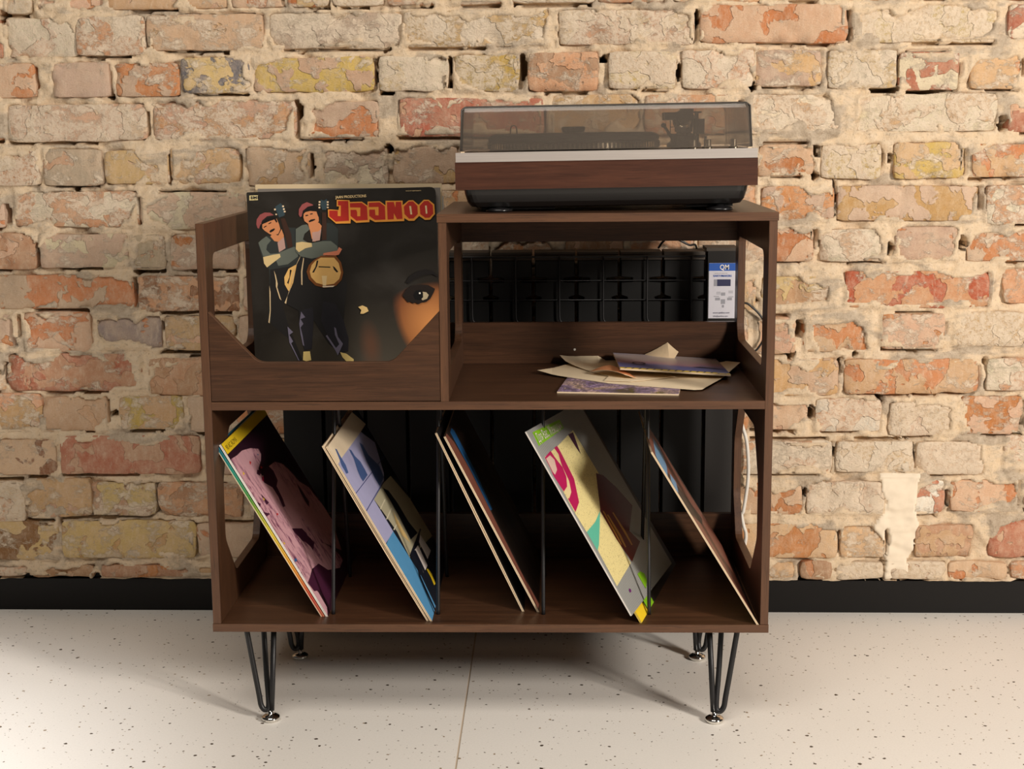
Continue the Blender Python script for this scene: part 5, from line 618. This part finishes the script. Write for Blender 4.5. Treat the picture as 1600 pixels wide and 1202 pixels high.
# local frame: x centred, y from the front face backwards, z above the cabinet top (at the middle)
HX = 0.2385; DY = 0.355
def tprof(bm, z0, z1, hx0, hx1, y0a, y0b, rz):
    pass
bm = bmesh.new(); bx(bm, -HX, HX, 0, DY, 0.0388, 0.0820); fin('plinth', bm, ROSE, TT, bevel=0.0006)
t = NT('brushed_aluminium'); tc = t.n('ShaderNodeTexCoord'); g = t.noise(t.map(tc.outputs['Object'], (3, 300, 300)), 3, 3); t.base(t.mix(g, rgba((176, 166, 160)), rgba((206, 198, 190)))); t.set(Roughness=0.38, Metallic=0.85)
t.set(Metallic=0.45); ALU = t.m
bm = bmesh.new(); bx(bm, -HX+0.0015, HX-0.001, -0.002, DY, 0.0820, 0.0968); fin('deck_plate', bm, ALU, TT, bevel=0.0008)
# tapered rounded black bottom
bm = bmesh.new(); prof = [(0.0385, 0.012, 0.010), (0.030, 0.0135, 0.012), (0.018, 0.017, 0.016), (0.0105, 0.022, 0.024), (0.0085, 0.030, 0.036)]
rings = []
for z_, ix, iy in prof:
    R2 = round_poly([(-HX+ix, iy), (HX-ix, iy), (HX-ix, DY-iy), (-HX+ix, DY-iy)], 0.018, 5); rings.append([bm.verts.new((p[0], p[1], z_)) for p in R2])
for a, b in zip(rings[:-1], rings[1:]):
    for i in range(len(a)): bm.faces.new((a[i], a[(i+1) % len(a)], b[(i+1) % len(b)], b[i]))
bm.faces.new(rings[0]); bm.faces.new(rings[-1][::-1]); fin('bottom_shell', bm, SATIN_BLACK, TT, smooth=False)
for sx in (-1, 1):
    bm = bmesh.new(); x0, x1 = (-0.200, -0.081) if sx < 0 else (0.130, 0.205); bx(bm, x0, x1, 0.045, 0.32, 0.0045, 0.0092); fin('foot_housing', bm, BLACK_PLASTIC, TT, bevel=0.001)
for x_, y_ in ((-0.171, 0.034), (0.183, 0.034), (-0.171, 0.30), (0.183, 0.30)):
    bm = bmesh.new(); off = -0.0095*x_; lathe(bm, (x_, y_, 0), [(0.019, off+0.0004), (0.0215, off+0.0015), (0.0215, off+0.004), (0.017, off+0.0062), (0.008, off+0.0072), (0.0065, off+0.0105)], 28); fin('rubber_foot', bm, plain('gloss_rubber', (26, 25, 26), 0.25), TT, smooth=True)
# smoked dust cover, open underneath
def smoked():
    t = NT('smoked_acrylic'); t.t.nodes.remove(t.p); out = t.t.nodes['Material Output']
    tr = t.n('ShaderNodeBsdfTransparent'); tr.inputs[0].default_value = (0.85, 0.82, 0.78, 1)
    gl = t.n('ShaderNodeBsdfGlossy'); gl.inputs['Roughness'].default_value = 0.06; gl.inputs[0].default_value = (0.9, 0.9, 0.9, 1)
    di = t.n('ShaderNodeBsdfDiffuse'); di.inputs[0].default_value = rgba((168, 156, 144))
    fr = t.n('ShaderNodeFresnel'); fr.inputs[0].default_value = 1.45
    m1 = t.n('ShaderNodeMixShader'); t.l(fr.outputs[0], m1.inputs[0]); t.l(tr.outputs[0], m1.inputs[1]); t.l(gl.outputs[0], m1.inputs[2])
    m2 = t.n('ShaderNodeMixShader'); m2.inputs[0].default_value = 0.15; t.l(m1.outputs[0], m2.inputs[1]); t.l(di.outputs[0], m2.inputs[2])
    t.l(m2.outputs[0], out.inputs['Surface']); return t.m
SMOKE = smoked()
bm = bmesh.new()
def ring_at(z, ix, y0, y1, r, grow=0.0): 
    return [bm.verts.new((p[0], p[1], z)) for p in round_poly([(-HX+ix-grow, y0-grow), (HX-ix+grow, y0-grow), (HX-ix+grow, y1+grow), (-HX+ix-grow, y1+grow)], r+grow, 5)]
o_ = [ring_at(0.0990, 0.0085, 0.002, DY-0.004, 0.006), ring_at(0.1600, 0.0108, 0.010, DY-0.006, 0.007), ring_at(0.1660, 0.0122, 0.0125, DY-0.008, 0.008), ring_at(0.1690, 0.0165, 0.018, DY-0.012, 0.008)]
i_ = [ring_at(0.0990, 0.0112, 0.0047, DY-0.0067, 0.004), ring_at(0.1590, 0.0135, 0.0127, DY-0.0087, 0.005), ring_at(0.1640, 0.0150, 0.0155, DY-0.0105, 0.006), ring_at(0.1662, 0.0185, 0.020, DY-0.014, 0.006)]
for L_ in (o_, i_):
    for a, b in zip(L_[:-1], L_[1:]):
        for i in range(len(a)): bm.faces.new((a[i], a[(i+1) % len(a)], b[(i+1) % len(b)], b[i]))
    bm.faces.new(L_[-1])
for i in range(len(o_[0])): bm.faces.new((o_[0][i], o_[0][(i+1) % len(o_[0])], i_[0][(i+1) % len(i_[0])], i_[0][i]))
dc = fin('dust_cover', bm, SMOKE, TT)
# solid-looking rims of the cover
bm = bmesh.new()
rimp = [(-HX+0.0095, 0.004, 0.0995), (-HX+0.0118, 0.0112, 0.1630), (-HX+0.018, 0.016, 0.1675), (HX-0.018, 0.016, 0.1675), (HX-0.0118, 0.0112, 0.1630), (HX-0.0095, 0.004, 0.0995)]
tube(bm, rimp, 0.0013, 8); fin('cover_rim', bm, plain('smoked_edge', (60, 55, 50), 0.45), dc, smooth=True)
for sx in (-1, 1):
    bm = bmesh.new(); bx(bm, sx*(HX-0.0125)-0.003, sx*(HX-0.0125)+0.003, 0.004, 0.010, 0.0968, 0.0990); fin('cover_pad', bm, CARD, TT)
# platter with strobe dots
PX, PY, PR = -0.048, 0.195, 0.146
bm = bmesh.new(); lathe(bm, (PX, PY, 0.0968), [(PR-0.012, 0.0), (PR-0.003, 0.0012), (PR, 0.003), (PR, 0.0135), (PR-0.003, 0.0145), (PR-0.004, 0.0150)], 96); pf = fin('platter', bm, plain('dark_cast_metal', (50, 47, 44), 0.35, 0.6), TT, smooth=False)
bm = bmesh.new()
for k in range(120):
    a = 2*PI*k/120; c_, s_ = math.cos(a), math.sin(a); r0, r1 = PR-0.001, PR+0.0008
    vv = []
    for rr in (r0, r1):
        for da in (-0.011, 0.011):
            for z_ in (0.0998, 0.1082): vv.append(bm.verts.new((PX + rr*math.cos(a+da), PY + rr*math.sin(a+da), z_)))
    for f in ((4, 5, 7, 6), (0, 2, 3, 1), (0, 1, 5, 4), (2, 6, 7, 3), (1, 3, 7, 5), (0, 4, 6, 2)): bm.faces.new([vv[i] for i in f])
fin('strobe_dots', bm, NICKEL, pf)['kind'] = 'stuff'
bm = bmesh.new(); lathe(bm, (PX, PY, 0.1118), [(PR-0.001, 0.0), (PR-0.0005, 0.006), (PR-0.006, 0.0105), (PR-0.014, 0.0125), (0.055, 0.0135), (0.05, 0.0125), (0.004, 0.0125)], 96); fin('rubber_mat', bm, plain('ribbed_rubber', (38, 36, 35), 0.55), pf)
bm = bmesh.new(); lathe(bm, (PX, PY, 0.1240), [(0.0155, 0.0), (0.019, 0.003), (0.0205, 0.0085), (0.0195, 0.0105), (0.0175, 0.0112), (0.004, 0.0112)], 32); fin('record_weight', bm, BLACK_PLASTIC, TT, smooth=False)
bm = bmesh.new(); tube(bm, smooth_path([(PX-0.110, 0.30, 0.0968), (PX-0.110, 0.30, 0.132), (PX-0.1045, 0.30, 0.139), (PX-0.099, 0.30, 0.132), (PX-0.099, 0.30, 0.0968)], 5), 0.0012, 8); fin('adaptor_post', bm, NICKEL, TT, smooth=True)
# tonearm: pivot, counterweight, arm tube, headshell, lift
AX, AY = 0.147, 0.275
tone = bpy.data.objects.new('tonearm', None); C.objects.link(tone); tone.parent = TT; tone.location = (AX, AY, 0.0968); tone.empty_display_size = 0.03
bm = bmesh.new(); lathe(bm, (0, 0, 0), [(0.030, 0), (0.030, 0.006), (0.024, 0.010), (0.022, 0.020), (0.013, 0.024), (0.011, 0.040)], 32); fin('pivot_base', bm, BLACK_MATT, tone)
bm = bmesh.new(); bx(bm, -0.014, -0.009, -0.012, 0.012, 0.026, 0.058); bx(bm, 0.009, 0.014, -0.012, 0.012, 0.026, 0.058); bx(bm, -0.014, 0.014, -0.012, 0.012, 0.055, 0.061); fin('gimbal_yoke', bm, BLACK_MATT, tone, bevel=0.001)
bm = bmesh.new(); tube(bm, [(0, -0.012, 0.0455), (-0.001, -0.10, 0.0425), (-0.012, -0.185, 0.037), (-0.026, -0.215, 0.034)], 0.0042, 12); fin('arm_tube', bm, NICKEL, tone, smooth=True)
bm = bmesh.new(); tube(bm, [(0.0, 0.012, 0.046), (0.0, 0.030, 0.046)], 0.006, 12); tube(bm, [(0.004, 0.028, 0.046), (0.004, 0.062, 0.046)], 0.019, 28); fin('counterweight', bm, BLACK_MATT, tone)
bm = bmesh.new(); bx(bm, -0.036, 0.008, -0.03, 0.03, 0.047, 0.060); bx(bm, -0.005, 0.015, -0.02, 0.03, 0.058, 0.066); fin('lift_cover', bm, BLACK_MATT, tone, bevel=0.0015)
bm = bmesh.new(); bx(bm, 0.016, 0.033, -0.03, 0.0, 0.022, 0.048); tube(bm, [(0.021, -0.012, 0.046), (0.021, -0.012, 0.060)], 0.0035, 12); bx(bm, 0.011, 0.029, -0.017, -0.008, 0.058, 0.061); fin('antiskate_dial', bm, BLACK_MATT, tone, bevel=0.0012)
bm = bmesh.new(); tube(bm, [(-0.036, -0.02, 0.037), (-0.026, -0.015, 0.022), (-0.018, -0.01, 0.010)], 0.0026, 10); lathe(bm, (-0.037, -0.02, 0.034), [(0.002, 0), (0.0045, 0.002), (0.0045, 0.006), (0.002, 0.008)], 12); tube(bm, [(-0.03, -0.015, 0.022), (0.01, -0.015, 0.017)], 0.0022, 8); fin('cue_lever', bm, BLACK_MATT, tone)
bm = bmesh.new(); bx(bm, -0.026, -0.0245, -0.02, -0.018, 0.024, 0.046); bx(bm, -0.012, -0.0105, -0.02, -0.018, 0.024, 0.046); bx(bm, -0.026, -0.0105, -0.02, -0.018, 0.034, 0.0352); tube(bm, [(0.000, -0.02, 0.0), (0.000, -0.02, 0.046)], 0.0016, 8); tube(bm, [(-0.020, -0.022, 0.0), (-0.020, -0.022, 0.022)], 0.004, 10); tube(bm, [(0.022, -0.022, 0.0), (0.022, -0.022, 0.024)], 0.0022, 8); fin('arm_rest', bm, BLACK_MATT, tone)
HSH = bmesh.new(); bx(HSH, -0.034, -0.019, -0.245, -0.213, 0.0275, 0.0345); fin('headshell', HSH, BLACK_MATT, tone, bevel=0.001)
for kx, ky, r_, hh in ((0.1395, 0.030, 0.0052, 0.0135), (0.1640, 0.045, 0.0060, 0.0135), (0.2035, 0.030, 0.0050, 0.0140)):
    bm = bmesh.new(); lathe(bm, (kx, ky, 0.0968), [(r_+0.003, 0), (r_+0.003, 0.0018), (r_+0.001, 0.003), (r_, 0.0038), (r_, hh), (r_-0.001, hh+0.0006)], 28); fin('knob', bm, NICKEL, TT)
bm = bmesh.new(); tube(bm, [(0.1625, 0.062, 0.0968), (0.1625, 0.062, 0.1155)], 0.0022, 10); fin('speed_pin', bm, BLACK_PLASTIC, TT)

# ------------------------------------------------------------------ loose sleeves and papers on the open shelf
def sheet(name, label, cat, P, z, th, mat_top, mat_edge, curl=None, group='loose sleeves and papers on the open shelf'):
    """flat item from an outline on the shelf; curl(x, y) raises points"""
    bm = bmesh.new(); x0 = min(p[0] for p in P); x1 = max(p[0] for p in P); y0 = min(p[1] for p in P); y1 = max(p[1] for p in P)
    vs = [bm.verts.new((p[0], p[1], 0)) for p in P]; es = [bm.edges.new((vs[i], vs[(i+1) % len(vs)])) for i in range(len(vs))]
    bmesh.ops.triangle_fill(bm, edges=es, use_beauty=True)
    for k in range(1, 14):
        bmesh.ops.bisect_plane(bm, geom=list(bm.verts)+list(bm.edges)+list(bm.faces), plane_co=(x0+(x1-x0)*k/14, 0, 0), plane_no=(1, 0, 0))
        bmesh.ops.bisect_plane(bm, geom=list(bm.verts)+list(bm.edges)+list(bm.faces), plane_co=(0, y0+(y1-y0)*k/14, 0), plane_no=(0, 1, 0))
    for v in bm.verts: v.co.z = z + (curl(v.co.x, v.co.y) if curl else 0)
    for f in bm.faces:
        if f.normal.z < 0: f.normal_flip()
    top = list(bm.faces)
    g = bmesh.ops.extrude_face_region(bm, geom=top)
    bmesh.ops.translate(bm, verts=[v for v in g['geom'] if isinstance(v, bmesh.types.BMVert)], vec=(0, 0, th))
    bmesh.ops.recalc_face_normals(bm, faces=bm.faces)
    for f in bm.faces: f.material_index = 0 if f.normal.z > 0.3 else 1
    e = thing(name, label, cat, group=group)
    me = bpy.data.meshes.new('sheet'); bm.to_mesh(me); bm.free(); link('card', me, [mat_top, mat_edge], e, smooth=False); return e
def flower():
    t = NT('print_flowers'); tc = t.n('ShaderNodeTexCoord'); v = tc.outputs['Object']
    a = t.noise(v, 14, 3, 0.5, 0.5); b = t.noise(t.map(v, (1, 0.5, 1)), 120, 5, 0.7, 1.0)
    c = t.ramp(a, [(0.36, rgba((96, 88, 40))), (0.46, rgba((176, 150, 186))), (0.55, rgba((226, 192, 180))), (0.66, rgba((150, 134, 60)))])
    c = t.mix(t.step(b, 0.40, 0.62), c, rgba((66, 50, 84))); c2 = t.mix(t.math('MULTIPLY', t.step(b, 0.58, 0.66), 0.8), c, rgba((222, 200, 170))); t.base(c2); t.set(Roughness=0.35); return t.m
Zs = ZS_
sheet('flower_booklet', 'purple flower print booklet lying under the front edge of the papers', 'booklet', [(0.5735, 0.074), (0.7725, 0.048), (0.7935, 0.205), (0.5945, 0.231)], Zs+0.0002, 0.0024, flower(), CARD)
bs = lambda x, y: 0.0030 + 0.012*max(0, (x-0.86)/0.05) + 0.004*max(0, (0.57-x)/0.03)
sheet('paper_sleeve', 'large cream paper sleeve spread across the shelf, lowest of the cream papers', 'paper', [(0.5395, 0.262), (0.66, 0.150), (0.80, 0.084), (0.815, 0.088), (0.905, 0.30), (0.885, 0.345), (0.70, 0.37), (0.60, 0.365)], Zs, 0.0006, PAPER, PAPER, bs)
def tc_(x, y): return 0.0048 + 0.012*max(0, (0.625-x)/0.06)**2 + 0.010*max(0, (y-0.36)/0.03) * (1 if x < 0.66 else 0)
sheet('torn_paper_sleeve', 'torn cream paper sleeve with curled corners, lying on the large cream one', 'paper', [(0.580, 0.375), (0.620, 0.385), (0.69, 0.386), (0.74, 0.36), (0.78, 0.20), (0.70, 0.155), (0.655, 0.165), (0.665, 0.21), (0.64, 0.25)], Zs, 0.0006, PAPER, PAPER, tc_)
e = sheet('folded_flap', 'small torn orange-lined flap curling up from the torn paper sleeve', 'paper', [(0.632, 0.235), (0.668, 0.262), (0.700, 0.215), (0.712, 0.182), (0.690, 0.178)], Zs, 0.0006, plain('orange_lining', (214, 142, 92), 0.8), PAPER, lambda x, y: 0.0062 + 0.010*max(0, 1-((x-0.668)/0.040)**2))
e = sheet('cream_insert', 'cream insert standing up in a triangle behind the stacked sleeves', 'paper', [(0.712, 0.372), (0.781, 0.3875), (0.800, 0.372), (0.770, 0.30), (0.73, 0.31)], Zs, 0.0006, plain('pale_insert', (232, 206, 168), 0.8), PAPER, lambda x, y: 0.008 + 0.030*max(0, 1-abs(x-0.781)/0.068)*max(0, (y-0.34)/0.0475))
def topcover():
    t = NT('print_shell_cover'); tc = t.n('ShaderNodeTexCoord'); v = tc.outputs['Object']; sp = t.n('ShaderNodeSeparateXYZ'); t.l(v, sp.inputs[0])
    n_ = t.math('ADD', sp.outputs[1], t.math('MULTIPLY', t.math('SUBTRACT', t.noise(v, 9, 3), 0.5), 0.12))
    c = t.ramp(t.step(n_, 0.0, 0.22), [(0.0, rgba((110, 110, 160))), (0.25, rgba((90, 96, 150))), (0.4, rgba((170, 128, 140))), (0.6, rgba((176, 162, 158))), (0.8, rgba((190, 176, 176))), (1.0, rgba((130, 140, 180)))])
    t.base(c); t.set(Roughness=0.3); return t.m
ts = thing('record_sleeve', 'violet and pink glossy record sleeve with a yellow rope border, on top of the papers', 'record sleeve', group='loose sleeves and papers on the open shelf', mat=frame((0.6830, 0.183, 0.5815), (0.19, 0.004, -0.0125), (0.002, 0.19, -0.003)))
TW, TH_ = 0.192, 0.192
jacket(ts, TW, TH_, 0.0030, topcover(), CARD)
rope = [('yellow', [(0.0, 0.0), (TW, 0.0), (TW, 0.014), (0.0, 0.014)])]
for k in range(16):
    x_ = 0.006 + k*0.0125; rope.append(('navy', [(x_, 0.001), (x_+0.003, 0.001), (x_+0.008, 0.013), (x_+0.005, 0.013)]))
rope += [('white', [(TW-0.022, 0.004), (TW-0.005, 0.004), (TW-0.005, 0.010), (TW-0.022, 0.010)]), ('navy', [(TW-0.06, 0.06), (TW-0.02, 0.055), (TW-0.003, 0.05), (TW-0.02, 0.062), (TW-0.045, 0.068)])]
print_mesh(ts, rope, (TW, TH_), name='rope_border')
text_mesh('cover_letter', 'O', 0.045, pr('navy'), ts, (0.024, 0.052, 0.0012), sx=0.75)

# ------------------------------------------------------------------ tall black modular unit between cabinet and wall
RK = thing('modular_rack', 'row of tall black plastic modules behind a wire frame, standing behind the cabinet', 'rack', (0.032, 0.5, 0))
PW = 0.0833
LIDM = plain('dusty_lid', (64, 56, 48), 0.75); MODB = plain('deep_black_plastic', (12, 11, 10), 0.5, 0, 0, 0.3)
for k in range(10):
    x0 = k*PW + 0.0012; x1 = (k+1)*PW - 0.0055
    prf = [(x0, 0.0), (x1, 0.0), (x1, 0.6600), (x1-0.012, 0.6640), (x1-0.012, 0.6680), (x1, 0.6720), (x1, 0.697), (x1-0.022, 0.6985), (x1-0.022, 0.7055), (x1, 0.7075), (x1, 0.7400), (x0, 0.7400), (x0, 0.7075), (x0+0.022, 0.7055), (x0+0.022, 0.6985), (x0, 0.697), (x0, 0.6720), (x0+0.012, 0.6680), (x0+0.012, 0.6640), (x0, 0.6600)]
    mo = plate('module', prf, None, 0.004, 0.062, 'y', MODB, RK, bevel=0.0012)
    bm = bmesh.new(); bx(bm, x0-0.001, x1+0.001, 0.001, 0.064, 0.7405, 0.7560); fin('lid', bm, LIDM, mo, bevel=0.003)
wires = bmesh.new()
for k in range(11):
    x_ = 0.041 + k*0.0845 - 0.0845*0.5*0
    if x_ < 0.84: 
        bm = bmesh.new(); tube(bm, smooth_path([(x_, -0.006, 0.7475), (x_, -0.006, 0.70), (x_, -0.006, 0.64), (x_+0.001, -0.006, 0.626), (x_+0.005, -0.005, 0.6205), (x_+0.010, -0.002, 0.6190)], 4), 0.0019, 8); fin('upright_wire', bm, BLACK_METAL, RK, smooth=True)
wires.free()
for z_, r_ in ((0.7475, 0.0022), (0.7015, 0.0012), (0.6640, 0.0012), (0.6195, 0.0019)):
    bm = bmesh.new(); tube(bm, [(0.0, -0.004, z_), (0.829, -0.004, z_)], r_, 8); fin('cross_wire', bm, BLACK_METAL, RK, smooth=True)
BX = thing('labelled_box', 'black box with a white and blue specification label at the right end of the rack', 'box', (0.8655, 0.496, 0))
bm = bmesh.new(); bx(bm, 0.0, 0.056, 0.0, 0.07, 0.0, 0.7570); fin('case', bm, SATIN_BLACK, BX, bevel=0.0015)
bm = bmesh.new(); bx(bm, -0.003, 0.059, -0.001, 0.075, 0.7570, 0.7630); fin('lid', bm, LIDM, BX, bevel=0.001)
bm = bmesh.new(); bx(bm, 0.002, 0.054, -0.0008, 0.0, 0.6270, 0.7340); lb = fin('paper_label', bm, plain('label_paper', (208, 206, 214), 0.5), BX)
def lm(name, x0, x1, z0, z1, m):
    bm = bmesh.new(); bx(bm, x0, x1, -0.0011, -0.0007, z0, z1); return fin(name, bm, m, lb)
BLU = plain('label_blue', (30, 84, 170), 0.5); GRY = plain('label_grey', (150, 150, 158), 0.6); NVY = plain('label_navy', (40, 42, 78), 0.5)
lm('blue_header', 0.002, 0.054, 0.7190, 0.7338, BLU); lm('grey_block', 0.012, 0.018, 0.6895, 0.7025, GRY); lm('navy_block', 0.018, 0.044, 0.6895, 0.7025, NVY)
for (gx, gz, gw, gh) in ((0.017, 0.677, 0.008, 0.0012), (0.017, 0.674, 0.008, 0.0012), (0.040, 0.679, 0.009, 0.0012), (0.040, 0.676, 0.009, 0.0012), (0.026, 0.671, 0.008, 0.006), (0.012, 0.669, 0.010, 0.0012), (0.040, 0.668, 0.010, 0.0012), (0.015, 0.662, 0.009, 0.005), (0.038, 0.662, 0.009, 0.005), (0.026, 0.655, 0.008, 0.009), (0.028, 0.648, 0.004, 0.005)):
    lm('diagram_mark', gx, gx+gw, gz, gz+gh, GRY)
text_mesh('logo_lettering', 'QM', 0.0135, CARD_W, lb, (0.0225, -0.0016, 0.7215), rot=(PI/2, 0, 0), sx=0.85, bold=0.0002)
text_mesh('heading_lettering', 'EARTHMAKERS', 0.0052, BLU, lb, (0.0105, -0.0014, 0.7075), rot=(PI/2, 0, 0), bold=0.0001)
text_mesh('small_lettering', 'quality for every day', 0.0030, GRY, lb, (0.013, -0.0014, 0.7135), rot=(PI/2, 0, 0))
text_mesh('address_lettering', 'www.qmline.com', 0.0046, NVY, lb, (0.0105, -0.0014, 0.6365), rot=(PI/2, 0, 0))
text_mesh('foot_lettering', 'info@qmline.com', 0.0040, NVY, lb, (0.0110, -0.0014, 0.6300), rot=(PI/2, 0, 0))

# ------------------------------------------------------------------ cables on the wall behind
def cable(name, label, pts, r, m):
    bm = bmesh.new(); tube(bm, smooth_path(pts, 8), r, 8); o = fin(name, bm, m, smooth=True); o['label'] = label; o['category'] = 'cable'; return o
cable('black_cable', 'thin black cable arching against the bricks beside the labelled box', [(0.89, 0.575, 0.63), (0.9428, 0.573, 0.6473), (0.9646, 0.573, 0.637), (0.9842, 0.573, 0.615), (0.9895, 0.573, 0.592), (0.9853, 0.573, 0.5724), (0.9753, 0.573, 0.5556), (0.955, 0.574, 0.53), (0.94, 0.575, 0.44), (0.93, 0.575, 0.20), (0.93, 0.575, 0.003)], 0.0022, BLACK_PLASTIC)
cable('power_cable', 'black cable looping over the lids of the rack modules', [(0.775, 0.56, 0.7585), (0.782, 0.552, 0.770), (0.790, 0.550, 0.7765), (0.803, 0.550, 0.7790), (0.8150, 0.552, 0.7740), (0.835, 0.556, 0.764), (0.85, 0.566, 0.7590), (0.855, 0.572, 0.70)], 0.0022, BLACK_PLASTIC)
cable('white_cable', 'white cable hanging down the wall behind the right side panel', [(0.935, 0.570, 0.44), (0.9464, 0.570, 0.4025), (0.9575, 0.570, 0.3628), (0.9615, 0.570, 0.2961), (0.954, 0.572, 0.225), (0.950, 0.573, 0.2154), (0.955, 0.573, 0.19), (0.9595, 0.572, 0.1748), (0.9575, 0.572, 0.1504), (0.94, 0.575, 0.08), (0.935, 0.575, 0.004)], 0.0036, plain('white_cable_sheath', (224, 218, 208), 0.5))
